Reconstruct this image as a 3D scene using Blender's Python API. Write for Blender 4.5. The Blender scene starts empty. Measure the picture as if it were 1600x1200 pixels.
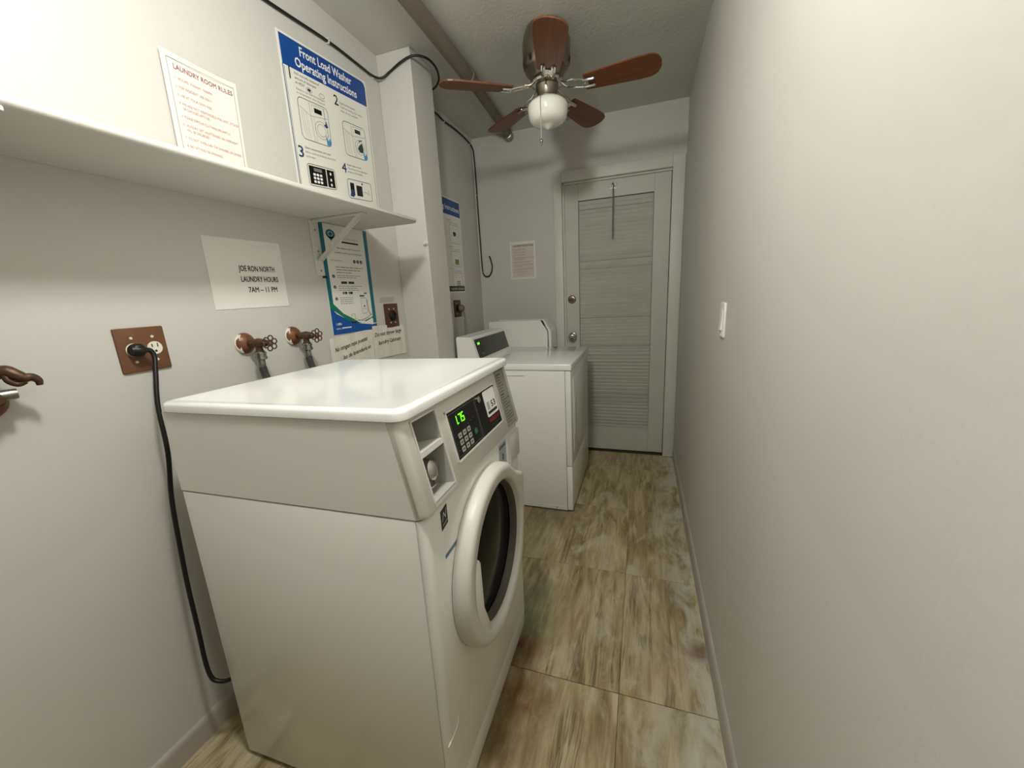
import bpy, bmesh, math, random
from mathutils import Vector, Matrix
random.seed(7)
PI = math.pi
C = bpy.context.scene.collection
sc = bpy.context.scene

# ------------------------------------------------------------------ camera
yaw, pitch, roll, FPX = 0.3297, -0.2252, -0.0540, 601.8
cy, sy, cp, sp = math.cos(yaw), math.sin(yaw), math.cos(pitch), math.sin(pitch)
Fv = Vector((-sy*cp, cy*cp, sp)); Rv = Vector((cy, sy, 0)); Uv = Rv.cross(Fv)
R2 = Rv*math.cos(roll) + Uv*math.sin(roll); U2 = -Rv*math.sin(roll) + Uv*math.cos(roll)
cam = bpy.data.cameras.new('camera'); co = bpy.data.objects.new('camera', cam); C.objects.link(co)
M = Matrix((R2, U2, -Fv)).transposed().to_4x4(); M.translation = Vector((0, 0, 1.2661))
co.matrix_world = M
cam.sensor_fit = 'HORIZONTAL'; cam.sensor_width = 36; cam.lens = 36*FPX/1600; cam.clip_start = .02
sc.camera = co
# ------------------------------------------------------------------ light, world, exposure
sc.view_settings.view_transform = 'Standard'; sc.view_settings.look = 'None'
sc.view_settings.gamma = 1; sc.view_settings.use_curve_mapping = False
sc.view_settings.exposure = 0.86
w = bpy.data.worlds.new('world'); sc.world = w; w.use_nodes = True
w.node_tree.nodes['Background'].inputs[0].default_value = (.8, .82, .85, 1)
w.node_tree.nodes['Background'].inputs[1].default_value = 0.0
def lamp(name, loc, energy, col, rad):
    l = bpy.data.lights.new(name, 'POINT'); l.energy = energy; l.color = col; l.shadow_soft_size = rad
    o = bpy.data.objects.new(name, l); o.location = loc; C.objects.link(o); return o
lamp('ceiling_lamp', (-.37, .40, 2.17), 24., (1, 1.02, .965), .07)

# ------------------------------------------------------------------ room measures
XR, XL, YB, ZC, YF = .256, -1.236, 2.98, 2.42, -2.6
XCOL, YC1, YC2 = -1.05, 1.855, 2.057

# ------------------------------------------------------------------ materials
def s2l(c):
    return tuple(((v/255)/12.92 if v/255 <= .04045 else ((v/255+.055)/1.055)**2.4) for v in c) + (1,)
MATS = {}
def mat(name, col, rough=.5, metal=0., var=0., vscale=6., bump=0., bscale=80., emit=None, estr=0., coat=0., trans=0., ior=1.45, alpha=1., spec=None, stretch=None):
    if name in MATS: return MATS[name]
    m = bpy.data.materials.new(name); m.use_nodes = True; nt = m.node_tree; b = nt.nodes['Principled BSDF']
    b.inputs['Base Color'].default_value = s2l(col); b.inputs['Roughness'].default_value = rough
    b.inputs['Metallic'].default_value = metal; b.inputs['Coat Weight'].default_value = coat
    b.inputs['Transmission Weight'].default_value = trans; b.inputs['IOR'].default_value = ior; b.inputs['Alpha'].default_value = alpha
    if spec is not None: b.inputs['Specular IOR Level'].default_value = spec
    if emit: b.inputs['Emission Color'].default_value = s2l(emit); b.inputs['Emission Strength'].default_value = estr
    g = nt.nodes.new('ShaderNodeNewGeometry'); vec = g.outputs['Position']
    if stretch:
        mp = nt.nodes.new('ShaderNodeMapping'); mp.inputs['Scale'].default_value = stretch
        nt.links.new(vec, mp.inputs['Vector']); vec = mp.outputs['Vector']
    if var:
        n = nt.nodes.new('ShaderNodeTexNoise'); n.inputs['Scale'].default_value = vscale; n.inputs['Detail'].default_value = 5
        r = nt.nodes.new('ShaderNodeValToRGB'); nt.links.new(vec, n.inputs['Vector']); nt.links.new(n.outputs['Fac'], r.inputs[0])
        c = s2l(col); r.color_ramp.elements[0].position = .3; r.color_ramp.elements[1].position = .7
        r.color_ramp.elements[0].color = tuple(v*(1-var) for v in c[:3])+(1,); r.color_ramp.elements[1].color = tuple(min(1, v*(1+var)) for v in c[:3])+(1,)
        nt.links.new(r.outputs[0], b.inputs['Base Color'])
    if bump:
        n = nt.nodes.new('ShaderNodeTexNoise'); n.inputs['Scale'].default_value = bscale; n.inputs['Detail'].default_value = 4
        bp = nt.nodes.new('ShaderNodeBump'); bp.inputs['Strength'].default_value = bump; bp.inputs['Distance'].default_value = .002
        nt.links.new(vec, n.inputs['Vector']); nt.links.new(n.outputs['Fac'], bp.inputs['Height']); nt.links.new(bp.outputs[0], b.inputs['Normal'])
    MATS[name] = m; return m
M_wall = mat('wall_paint', (202, 198, 192), .55, var=.02, vscale=3, bump=.35, bscale=45)
M_ceil = mat('ceiling_plaster', (200, 198, 190), .6, var=.03, vscale=4)
def ceiling_bump(m):
    nt = m.node_tree; b = nt.nodes['Principled BSDF']; g = nt.nodes.new('ShaderNodeNewGeometry')
    n = nt.nodes.new('ShaderNodeTexNoise'); n.inputs['Scale'].default_value = 26; n.inputs['Detail'].default_value = 5; n.inputs['Distortion'].default_value = 1.6
    r = nt.nodes.new('ShaderNodeValToRGB'); r.color_ramp.elements[0].position = .45; r.color_ramp.elements[1].position = .6
    bp = nt.nodes.new('ShaderNodeBump'); bp.inputs['Strength'].default_value = .16; bp.inputs['Distance'].default_value = .003
    nt.links.new(g.outputs['Position'], n.inputs['Vector']); nt.links.new(n.outputs['Fac'], r.inputs[0]); nt.links.new(r.outputs[0], bp.inputs['Height']); nt.links.new(bp.outputs[0], b.inputs['Normal'])
    b.inputs['Roughness'].default_value = .42
ceiling_bump(M_ceil)
M_trim = mat('trim_paint', (214, 212, 203), .45, var=.03, vscale=8, bump=.2, bscale=60)
M_door = mat('door_paint', (200, 198, 188), .45, var=.03, vscale=8)
M_slat = mat('slat_paint', (190, 188, 178), .5, var=.04, vscale=14)
M_shelf = mat('shelf_paint', (206, 203, 195), .45, var=.02, vscale=10, bump=.15, bscale=50)
M_enam = mat('white_enamel', (236, 234, 228), .22, coat=.3, var=.008, vscale=4)
M_lid = mat('white_lid_enamel', (244, 243, 240), .16, coat=.5)
M_plas = mat('white_plastic', (216, 212, 204), .38)
M_greypl = mat('grey_recess', (150, 148, 142), .45)
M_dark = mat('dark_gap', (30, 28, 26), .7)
M_black = mat('black_panel', (16, 15, 15), .18)
M_blackgl = mat('door_glass', (7, 7, 7), .15, spec=.12)
M_gask = mat('rubber_gasket', (88, 82, 74), .5)
M_key = mat('key_grey', (168, 165, 158), .5)
M_keylet = mat('key_lettering', (70, 68, 66), .6)
M_green = mat('green_led', (60, 200, 20), .5, emit=(90, 255, 20), estr=2.2)
M_greenk = mat('green_key', (30, 110, 92), .5)
M_chrome = mat('chrome', (205, 202, 196), .14, 1.)
M_nick = mat('brushed_nickel', (150, 138, 126), .3, 1., var=.05, vscale=30)
M_steel = mat('dull_steel', (150, 148, 142), .35, 1.)
M_brown = mat('brown_plate', (106, 68, 42), .45, var=.12, vscale=30)
M_brown2 = mat('dark_brown_plate', (84, 50, 36), .45, var=.12, vscale=30)
M_bronze = mat('old_bronze', (86, 62, 46), .45, .4, var=.35, vscale=60, bump=.5, bscale=160)
M_copper = mat('copper_escutcheon', (118, 76, 50), .42, .25, var=.2, vscale=40)
M_oldpaint = mat('flaking_white_paint', (225, 220, 208), .6)
M_cream = mat('cream_socket', (225, 220, 200), .4)
M_blackr = mat('black_rubber', (18, 17, 17), .45)
M_cable = mat('black_cable', (22, 22, 22), .4)
M_gcord = mat('grey_cord', (128, 124, 114), .5)
M_hose = mat('grey_hose', (62, 62, 60), .5, bump=.4, bscale=300)
M_paper = mat('paper', (226, 223, 216), .7)
M_paperl = mat('laminated_paper', (233, 228, 218), .3, coat=.3)
M_post = mat('poster_stock', (232, 229, 220), .3, coat=.2)
M_sleeve = mat('clear_sleeve', (228, 226, 218), .15, coat=.4)
M_tape = mat('aged_masking_tape', (226, 220, 208), .5, var=.05, vscale=40)
M_ink = mat('black_ink', (38, 37, 36), .6)
M_grey = mat('grey_ink', (120, 118, 116), .6)
M_lgrey = mat('light_grey_ink', (180, 178, 172), .6)
M_red = mat('faded_red_ink', (196, 128, 118), .6)
M_dred = mat('dark_red_ink', (150, 98, 92), .6)
M_blue = mat('blue_ink', (14, 68, 142), .35)
M_navy = mat('navy_ink', (34, 60, 100), .5)
M_sky = mat('sky_blue_ink', (70, 140, 190), .5)
M_teal = mat('teal_ink', (16, 106, 118), .4)
M_grn = mat('green_ink', (20, 122, 92), .4)
M_blue2 = mat('deep_blue_ink', (16, 82, 158), .4)
M_white = mat('white_ink', (238, 236, 230), .5)
M_olive = mat('olive_ink', (130, 135, 60), .5)
M_pipe = mat('painted_pipe', (118, 108, 96), .55, var=.12, vscale=12)
M_milk = mat('milk_glass', (238, 236, 226), .18, coat=.5)
M_base = mat('baseboard_paint', (172, 164, 154), .5, var=.06, vscale=10)
M_dkred = mat('dark_red_label', (110, 30, 26), .5)
M_pinkl = mat('clear_plastic_glint_white', (236, 234, 228), .1, trans=.25, alpha=.8)  # clear plastic coloured near white to stand in for its glints

def wood_blade():
    m = bpy.data.materials.new('blade_wood'); m.use_nodes = True; nt = m.node_tree; b = nt.nodes['Principled BSDF']
    t = nt.nodes.new('ShaderNodeTexCoord'); mp = nt.nodes.new('ShaderNodeMapping'); mp.inputs['Scale'].default_value = (3, 45, 45)
    n = nt.nodes.new('ShaderNodeTexNoise'); n.inputs['Detail'].default_value = 5; n.inputs['Scale'].default_value = 1.2
    r = nt.nodes.new('ShaderNodeValToRGB'); r.color_ramp.elements[0].position = .3; r.color_ramp.elements[1].position = .72
    r.color_ramp.elements[0].color = s2l((90, 48, 18)); r.color_ramp.elements[1].color = s2l((120, 66, 27))
    nt.links.new(t.outputs['Object'], mp.inputs[0]); nt.links.new(mp.outputs[0], n.inputs[0]); nt.links.new(n.outputs['Fac'], r.inputs[0]); nt.links.new(r.outputs[0], b.inputs['Base Color'])
    b.inputs['Roughness'].default_value = .4; return m
M_blade = wood_blade()

def tile_mat():
    m = bpy.data.materials.new('wood_look_tile'); m.use_nodes = True; nt = m.node_tree; b = nt.nodes['Principled BSDF']; N = nt.nodes.new; L = nt.links.new
    g = N('ShaderNodeNewGeometry'); oi = N('ShaderNodeObjectInfo')
    off = N('ShaderNodeVectorMath'); off.operation = 'SCALE'; off.inputs[0].default_value = (7.3, 3.1, 5.7); L(oi.outputs['Random'], off.inputs['Scale'])
    add = N('ShaderNodeVectorMath'); L(g.outputs['Position'], add.inputs[0]); L(off.outputs[0], add.inputs[1])
    def noise(scale, st, det=6, dist=0, rough=.55, src=add):
        mp = N('ShaderNodeMapping'); mp.inputs['Scale'].default_value = st; L(src.outputs[0], mp.inputs[0])
        n = N('ShaderNodeTexNoise'); n.inputs['Scale'].default_value = scale; n.inputs['Detail'].default_value = det; n.inputs['Distortion'].default_value = dist; n.inputs['Roughness'].default_value = rough
        L(mp.outputs[0], n.inputs['Vector']); return n.outputs['Fac']
    def ramp(f, stops):
        r = N('ShaderNodeValToRGB'); e = r.color_ramp.elements
        while len(e) < len(stops): e.new(.5)
        for i, (p, c) in enumerate(stops): e[i].position = p; e[i].color = c
        L(f, r.inputs[0]); return r.outputs[0]
    def mix(f, a, bb, fac=None):
        x = N('ShaderNodeMix'); x.data_type = 'RGBA'
        if f is None: x.inputs[0].default_value = fac
        else: L(f, x.inputs[0])
        for s, v in ((6, a), (7, bb)):
            if isinstance(v, tuple): x.inputs[s].default_value = v
            else: L(v, x.inputs[s])
        return x.outputs[2]
    base = ramp(noise(3.2, (3.6, .8, 1), 8, .9, .62), [(.28, s2l((112, 92, 58))), (.42, s2l((146, 126, 86))), (.52, s2l((170, 152, 110))), (.64, s2l((194, 178, 138))), (.8, s2l((212, 200, 166)))])
    fine = ramp(noise(8, (4.5, .5, 1), 5, .7, .62), [(.40, (0, 0, 0, 1)), (.58, (1, 1, 1, 1))])
    c = mix(None, base, mix(fine, s2l((112, 94, 60)), s2l((196, 185, 154))), .30)
    vein = ramp(noise(3.6, (4.0, .32, 1), 5, 1.2, .55), [(.47, (0, 0, 0, 1)), (.50, (1, 1, 1, 1)), (.53, (0, 0, 0, 1))])
    patch_ = ramp(noise(2.2, (2, 1, 1), 4, .6, .5), [(.45, (0, 0, 0, 1)), (.62, (.75, .75, .75, 1))])
    vm = N('ShaderNodeMath'); vm.operation = 'MULTIPLY'; L(vein, vm.inputs[0]); L(patch_, vm.inputs[1]); c = mix(vm.outputs[0], c, s2l((84, 68, 42)))
    pale = ramp(noise(2.0, (2.6, 1.1, 1), 7, 1.2, .65), [(.52, (0, 0, 0, 1)), (.68, (.75, .75, .75, 1))])
    c = mix(pale, c, s2l((196, 190, 170)))
    # worn whitish wax along the right wall, rust and green stains by the machine: fixed marks with a shape of their own
    sx = N('ShaderNodeSeparateXYZ'); L(g.outputs['Position'], sx.inputs[0])
    def mrange(src, a, b2, lo=0, hi=1):
        r = N('ShaderNodeMapRange'); r.inputs[1].default_value = a; r.inputs[2].default_value = b2; r.inputs[3].default_value = lo; r.inputs[4].default_value = hi; L(src, r.inputs[0]); return r.outputs[0]
    def mul(a, b2):
        x = N('ShaderNodeMath'); x.operation = 'MULTIPLY'
        for i, v in enumerate((a, b2)):
            if isinstance(v, (int, float)): x.inputs[i].default_value = v
            else: L(v, x.inputs[i])
        return x.outputs[0]
    wear = mul(mrange(sx.outputs[0], .08, .22), ramp(noise(7, (1.6, .8, 1), 6, .8, .65, g), [(.42, (0, 0, 0, 1)), (.56, (.8, .8, .8, 1))]))
    c = mix(wear, c, s2l((200, 197, 186)))
    def blob(x, y, r, col, k):
        nonlocal c
        d = N('ShaderNodeVectorMath'); d.operation = 'DISTANCE'; L(g.outputs['Position'], d.inputs[0]); d.inputs[1].default_value = (x, y, 0)
        f = mul(mul(mrange(d.outputs['Value'], r, r*.2), noise(22, (1.4, .8, 1), 4, 0, .6, g)), k)
        c = mix(f, c, s2l(col))
    blob(-.43, 1.20, .16, (52, 96, 66), 1.3); blob(-.40, 1.38, .12, (70, 100, 76), .9)
    blob(-.38, 1.10, .10, (96, 56, 24), 1.5); blob(-.34, .93, .14, (110, 76, 36), 1.5); blob(-.36, .78, .12, (96, 68, 38), 1.2); blob(.22, 1.25, .06, (96, 62, 46), 1.3)
    blob(-.50, 2.0, .22, (96, 84, 70), 1.2)
    L(c, b.inputs['Base Color'])
    b.inputs['Roughness'].default_value = .42
    bp = N('ShaderNodeBump'); bp.inputs['Strength'].default_value = .15; bp.inputs['Distance'].default_value = .001; L(fine, bp.inputs['Height']); L(bp.outputs[0], b.inputs['Normal'])
    return m
M_tile = tile_mat()
M_grout = mat('dark_joint', (58, 48, 36), .8)

# ------------------------------------------------------------------ helpers
def wloc(o):
    v = Vector((0, 0, 0))
    while o is not None: v += o.location; o = o.parent
    return v
def obj(name, bm, m, parent=None, smooth=None, at=None, kind=None, label=None):
    """one mesh object; bm is in world coordinates and is shifted into the parent's frame"""
    me = bpy.data.meshes.new(name)
    shift = wloc(parent) if parent is not None else Vector((0, 0, 0))
    loc = Vector(at)-shift if at is not None else Vector((0, 0, 0))
    bmesh.ops.translate(bm, verts=bm.verts, vec=-(shift+loc))
    bm.to_mesh(me); bm.free(); me.materials.append(m)
    if smooth is not None:
        me.polygons.foreach_set('use_smooth', [True]*len(me.polygons))
        try: me.set_sharp_from_angle(angle=math.radians(smooth))
        except Exception: pass
    o = bpy.data.objects.new(name, me); C.objects.link(o); o.location = loc
    if parent is not None: o.parent = parent
    if kind: o['kind'] = kind
    if label: o['label'] = label
    return o
def thing(name, label, cat, loc, group=None, kind=None):
    o = bpy.data.objects.new(name, None); o.empty_display_size = .05; C.objects.link(o); o.location = loc
    if kind: o['kind'] = kind
    else: o['label'] = label; o['category'] = cat
    if group: o['group'] = group
    return o
def tag(o, label, cat, group=None):
    o['label'] = label; o['category'] = cat
    if group: o['group'] = group
    return o
def NB(): return bmesh.new()
def box(x0, x1, y0, y1, z0, z1, bev=0., seg=2, bm=None):
    bm = bm or NB(); t = NB()
    v = [t.verts.new((x, y, z)) for x in (x0, x1) for y in (y0, y1) for z in (z0, z1)]
    for f in ((0, 1, 3, 2), (4, 6, 7, 5), (0, 4, 5, 1), (2, 3, 7, 6), (0, 2, 6, 4), (1, 5, 7, 3)): t.faces.new([v[i] for i in f])
    if bev: bmesh.ops.bevel(t, geom=t.edges[:], offset=bev, segments=seg, affect='EDGES', profile=.5)
    merge(t, bm); return bm
def merge(t, bm):
    me = bpy.data.meshes.new('tmp'); t.to_mesh(me); t.free(); bm.from_mesh(me); bpy.data.meshes.remove(me)
def prism(pts, a, b, fn, bm=None, bev=0., seg=2, holes=None):
    """2D outline pts extruded from depth a to b; fn(u,v,d)->world"""
    bm = bm or NB(); t = NB()
    A = [t.verts.new(fn(u, v, a)) for u, v in pts]; B = [t.verts.new(fn(u, v, b)) for u, v in pts]
    n = len(pts)
    fa = t.faces.new(A); fb = t.faces.new(B[::-1])
    for i in range(n): t.faces.new((A[i], B[i], B[(i+1) % n], A[(i+1) % n]))
    bmesh.ops.recalc_face_normals(t, faces=t.faces[:])
    if bev: bmesh.ops.bevel(t, geom=[e for e in fb.edges], offset=bev, segments=seg, affect='EDGES', profile=.5)
    merge(t, bm); return bm
def loft(rings, bm=None, cap=True, closed=True):
    bm = bm or NB(); V = [[bm.verts.new(p) for p in r] for r in rings]; n = len(V[0]); fs = []
    for a, b in zip(V, V[1:]):
        for i in range(n if closed else n-1): fs.append(bm.faces.new((a[i], b[i], b[(i+1) % n], a[(i+1) % n])))
    if cap: fs.append(bm.faces.new(V[0])); fs.append(bm.faces.new(V[-1][::-1]))
    bmesh.ops.recalc_face_normals(bm, faces=fs); return bm
def lathe(prof, origin, axis=(0, 0, 1), seg=24, bm=None, cap=True):
    ax = Vector(axis).normalized(); a = ax.orthogonal().normalized(); b = ax.cross(a); o = Vector(origin)
    return loft([[o+ax*h+(a*math.cos(t)+b*math.sin(t))*max(r, 1e-5) for t in [2*PI*i/seg for i in range(seg)]] for r, h in prof], bm, cap)
def spline(P, sub=8):
    P = [Vector(p) for p in P]; out = []
    for i in range(len(P)-1):
        p0, p1, p2, p3 = P[max(i-1, 0)], P[i], P[i+1], P[min(i+2, len(P)-1)]
        for k in range(sub):
            t = k/sub; out.append(.5*((2*p1)+(p2-p0)*t+(2*p0-5*p1+4*p2-p3)*t*t+(3*p1-p0-3*p2+p3)*t**3))
    out.append(P[-1]); return out
def tube(P, r, seg=8, sub=8, bm=None, smooth=True):
    Q = spline(P, sub) if smooth else [Vector(p) for p in P]; rings = []; up = None
    for i, p in enumerate(Q):
        d = (Q[min(i+1, len(Q)-1)]-Q[max(i-1, 0)]).normalized()
        if up is None: up = d.orthogonal().normalized()
        up = (up-d*up.dot(d)).normalized(); s = d.cross(up)
        rr = r(i/(len(Q)-1)) if callable(r) else r
        rings.append([p+(up*math.cos(t)+s*math.sin(t))*rr for t in [2*PI*k/seg for k in range(seg)]])
    return loft(rings, bm)
def torus(c, axis, R, r, seg=20, s2=8, bm=None, sc2=1.):
    ax = Vector(axis).normalized(); a = ax.orthogonal().normalized(); b = ax.cross(a); bm = bm or NB(); V = []
    for i in range(seg):
        t = 2*PI*i/seg; d = a*math.cos(t)+b*math.sin(t)
        V.append([bm.verts.new(Vector(c)+d*(R+r*math.cos(u))+ax*r*math.sin(u)) for u in [2*PI*k/s2 for k in range(s2)]])
    fs = []
    for i in range(seg):
        for k in range(s2): fs.append(bm.faces.new((V[i][k], V[(i+1) % seg][k], V[(i+1) % seg][(k+1) % s2], V[i][(k+1) % s2])))
    bmesh.ops.recalc_face_normals(bm, faces=fs); return bm
def rrect(u0, u1, v0, v1, r, n=5):
    out = []
    for cx, cyy, a in ((u1-r, v1-r, 0), (u0+r, v1-r, 90), (u0+r, v0+r, 180), (u1-r, v0+r, 270)):
        for k in range(n+1):
            t = math.radians(a+90*k/n); out.append((cx+r*math.cos(t), cyy+r*math.sin(t)))
    return out
FONTC = {}
def glyphs(txt):
    """text outline mesh at size 1 (built-in font): verts, faces, width"""
    if txt in FONTC: return FONTC[txt]
    cu = bpy.data.curves.new('t', 'FONT'); cu.body = txt; cu.size = 1; cu.resolution_u = 2
    o = bpy.data.objects.new('t', cu); C.objects.link(o)
    me = o.to_mesh(); vs = [tuple(v.co)[:2] for v in me.vertices]; fs = [tuple(p.vertices) for p in me.polygons]
    o.to_mesh_clear(); bpy.data.objects.remove(o); bpy.data.curves.remove(cu)
    w_ = max([v[0] for v in vs], default=0); FONTC[txt] = (vs, fs, w_); return FONTC[txt]
class Sheet:
    """flat print on a surface: fn(u,v,d) maps metres on the sheet to the world"""
    def __init__(s, fn): s.fn = fn; s.b = {}; s.tag = ''
    def bm(s, k): return s.b.setdefault((k, s.tag), NB())
    def poly(s, k, pts, d=.0004):
        bm = s.bm(k); bm.faces.new([bm.verts.new(s.fn(u, v, d)) for u, v in pts])
    def rect(s, k, u0, u1, v0, v1, d=.0004): s.poly(k, [(u0, v0), (u1, v0), (u1, v1), (u0, v1)], d)
    def line(s, k, pts, w_=.001, d=.0005, close=False):
        n = len(pts)
        for i in range(n if close else n-1):
            (a, b), (c, e) = pts[i], pts[(i+1) % n]; L = math.hypot(c-a, e-b)
            if L < 1e-6: continue
            nx, ny = -(e-b)/L*w_/2, (c-a)/L*w_/2; ex, ey = (c-a)/L*w_*.3, (e-b)/L*w_*.3
            s.poly(k, [(a-ex+nx, b-ey+ny), (a-ex-nx, b-ey-ny), (c+ex-nx, e+ey-ny), (c+ex+nx, e+ey+ny)], d)
    def text(s, k, txt, u, v, size, d=.0006, align='l', bold=0., width=None, rot=0., shear=0.):
        vs, fs, w_ = glyphs(txt); kx = size if width is None or not w_ else width/w_
        off = -w_*kx*{'l': 0, 'c': .5, 'r': 1}[align]; bm = s.bm(k); cr, sr = math.cos(rot), math.sin(rot)
        keep = s.tag
        if size >= .024: s.tag = 'row:'+txt; bm = s.bm(k)
        s.tag = keep
        shifts = [(0, 0)] if not bold else [(0, 0), (bold, 0), (0, bold), (bold, bold)]
        for n_, (dx, dy) in enumerate(shifts):
            V = []
            for x, y in vs:
                a, b = x*kx+off+dx+y*size*shear, y*size+dy
                V.append(bm.verts.new(s.fn(u+a*cr-b*sr, v+a*sr+b*cr, d+n_*.00002)))
            for f in fs:
                try: bm.faces.new([V[i] for i in f])
                except ValueError: pass
    def scribble(s, k, u, v, w_, size):
        """tiny unreadable words: a row of word-long strokes"""
        x = u
        while x < u+w_:
            l = random.uniform(1.2, 4.5)*size; l = min(l, u+w_-x)
            if l > size*.4: s.rect(k, x, x+l, v, v+size*.55, .0005)
            x += l+size*.5
    def emit(s, parent, names):
        for (k, tg), bm in s.b.items():
            nm, m = names[k]; o = obj(nm, bm, m, parent)
            if nm in ('lettering', 'drawing', 'handwriting', 'band_stripe', 'key_lettering') and tg != 'row': o['kind'] = 'stuff'

def affine(TL, TR, BL, W, H, nrm):
    TL, TR, BL = Vector(TL), Vector(TR), Vector(BL); du = (TR-TL)/W; dv = (TL-BL)/H; n = Vector(nrm)
    return lambda u, v, d: TL+du*u+dv*(v-H)+n*d     # u right, v up from the bottom edge

# ------------------------------------------------------------------ shell
def struct(name, bm, m, smooth=None): return obj(name, bm, m, None, smooth, kind='structure')
fl = struct('floor', box(XL-.1, XR+.1, YF-.1, YB+.12, -.12, -.004), M_grout)
ceil = struct('ceiling', box(XL-.1, XR+.1, YF-.1, YB+.12, ZC, ZC+.1), M_ceil)
struct('wall_left', box(XL-.1, XL, YF-.1, YB+.12, -.12, ZC+.1), M_wall)
struct('wall_right', box(XR, XR+.1, YF-.1, YB+.12, -.12, ZC+.1), M_wall)
struct('wall_front', box(XL, XR, YF-.1, YF, -.12, ZC+.1), mat('low_bounce_dark', (96, 92, 84), .6))  # unseen wall behind the camera, set back and darkened to cut bounced light
DL, DR, DH = -.563, .174, 2.03
bm = box(XL, DL-.012, YB, YB+.12, -.12, ZC+.1); box(DR+.012, XR, YB, YB+.12, -.12, ZC+.1, bm=bm); box(DL-.012, DR+.012, YB, YB+.12, DH+.012, ZC+.1, bm=bm)
struct('wall_back', bm, M_wall)
struct('column', box(XL, XCOL, YC1, YC2, 0, ZC, .004, 2), M_wall)
# floor tiles
tx = [-1.236, -1.175, -.610, -.044, .256]; ty = [-2.6, -1.79, -1.225, -.66, -.10, .465, 1.024, 1.590, 2.145, 2.70, 3.05]
meshes = {}
for i in range(len(tx)-1):
    for j in range(len(ty)-1):
        wx, wy = tx[i+1]-tx[i], ty[j+1]-ty[j]; key = (round(wx, 3), round(wy, 3)); g_ = .0011
        gx = g_*.55; cx_, cy_ = (tx[i]+tx[i+1])/2, (ty[j]+ty[j+1])/2
        if key not in meshes:
            o = obj('tile', box(cx_-wx/2+gx, cx_+wx/2-gx, cy_-wy/2+g_, cy_+wy/2-g_, -.006, 0, .0008, 1), M_tile, fl, at=(cx_, cy_, 0)); meshes[key] = o.data
        else:
            o = bpy.data.objects.new('tile', meshes[key]); C.objects.link(o); o.parent = fl; o.location = (cx_, cy_, random.uniform(-.0004, .0002))
# baseboards with a quarter-round top
def baseboard(name, x0, sgn, y0, y1):
    pr = [(0, 0), (.012, 0), (.012, .055), (.009, .066), (.004, .072), (0, .073)]
    struct(name, prism(pr, y0, y1, lambda u, v, d: (x0+sgn*u, d, v)), M_base, 40)
baseboard('baseboard_right', XR, -1, YF, YB-.02)
baseboard('baseboard_left', XL, 1, YF, YC1)
# ------------------------------------------------------------------ door and casing
cw = .062
def casing(name, x0, x1, z0, z1):
    bm = box(x0, x1, YB-.016, YB+.001, z0, z1, .003, 2); return struct(name, bm, M_trim, 40)
casing('trim_1', DL-cw, DL, 0, DH+.07); casing('trim_2', DR, DR+.075, 0.004, DH+.07); casing('trim_3', DL, DR, DH, DH+.07)
bm = box(DL-.011, DL+.0, YB, YB+.075, 0, DH+.011); box(DR, DR+.011, YB, YB+.075, 0, DH+.011, bm=bm); box(DL, DR, YB, YB+.075, DH, DH+.011, bm=bm)
box(DL, DL+.012, YB+.012, YB+.028, 0, DH, .002, 1, bm=bm); box(DL, DR, YB+.012, YB+.028, DH-.012, DH, .002, 1, bm=bm)
struct('trim_4', bm, M_trim)
dr = thing('door_1', None, None, ((DL+DR)/2, YB+.05, 0), kind='structure')
yd0, yd1 = YB+.030, YB+.070
PX0, PX1, PZ0, PZ1 = -.452, .064, .195, 1.905
bm = box(DL+.004, PX0, yd0, yd1, .014, DH-.004, .002, 1); obj('stile', bm, M_door, dr)
bm = box(PX1, DR-.003, yd0, yd1, .014, DH-.004, .002, 1); obj('stile', bm, M_door, dr)
obj('rail', box(PX0, PX1, yd0, yd1, PZ1, DH-.004, .001, 1), M_door, dr); obj('rail', box(PX0, PX1, yd0, yd1, .014, PZ0, .001, 1), M_door, dr)
obj('backing_panel', box(PX0, PX1, yd0+.028, yd1, PZ0, PZ1), M_slat, dr)
z = PZ1-.004; sl = None; i = 0
while z > PZ0+.02:
    h = .0265
    if sl is None:
        prf = [(0, 0), (.011, .0), (.013, -.004), (.006, -h-.002), (.002, -h-.003), (0, -h)]
        o = obj('slat', prism(prf, PX0+.003, PX1-.003, lambda u, v, d: (d, yd0+.026-u, z+v)), M_slat, dr, at=((PX0+PX1)/2, yd0+.02, z)); sl = o
        base_l = o.location.copy(); z0 = z
    else:
        o = bpy.data.objects.new('slat', sl.data); C.objects.link(o); o.parent = dr
        o.location = base_l+Vector((0, random.uniform(-.0015, .0012), z-z0)); o.rotation_euler = (random.uniform(-.12, .06), random.uniform(-.003, .003), 0)
    z -= h+random.choice((-.0015, 0, .0, .001, .003, .005)); i += 1
# threshold dark strip under the door
struct('trim_5', box(DL, DR, YB+.005, YB+.08, 0, .008, .002, 1), M_grout)
# deadbolt and knob
def on_door(name, x, z, knob):
    k = lathe([(.030, 0), (.031, .004), (.027, .008), (.024, .010)], (x, yd0, z), (0, -1, 0), 28)
    r = obj(name, k, M_steel if not knob else M_chrome, dr, 35)
    if knob: lathe_b = lathe([(.012, .008), (.011, .026), (.020, .032), (.028, .042), (.029, .052), (.024, .062), (.012, .067), (.001, .068)], (x, yd0, z), (0, -1, 0), 28); obj('knob_grip', lathe_b, M_chrome, r, 60)
    else:
        obj('key_cylinder', lathe([(.017, .009), (.0165, .018), (.013, .020), (.001, .020)], (x, yd0, z), (0, -1, 0), 24), M_copper, r, 35)
        obj('keyhole', box(x-.0015, x+.0015, yd0-.0215, yd0-.019, z-.007, z+.006), M_dark, r)
on_door('deadbolt', -.508, 1.213, False); on_door('door_knob', -.504, .935, True)
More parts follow.
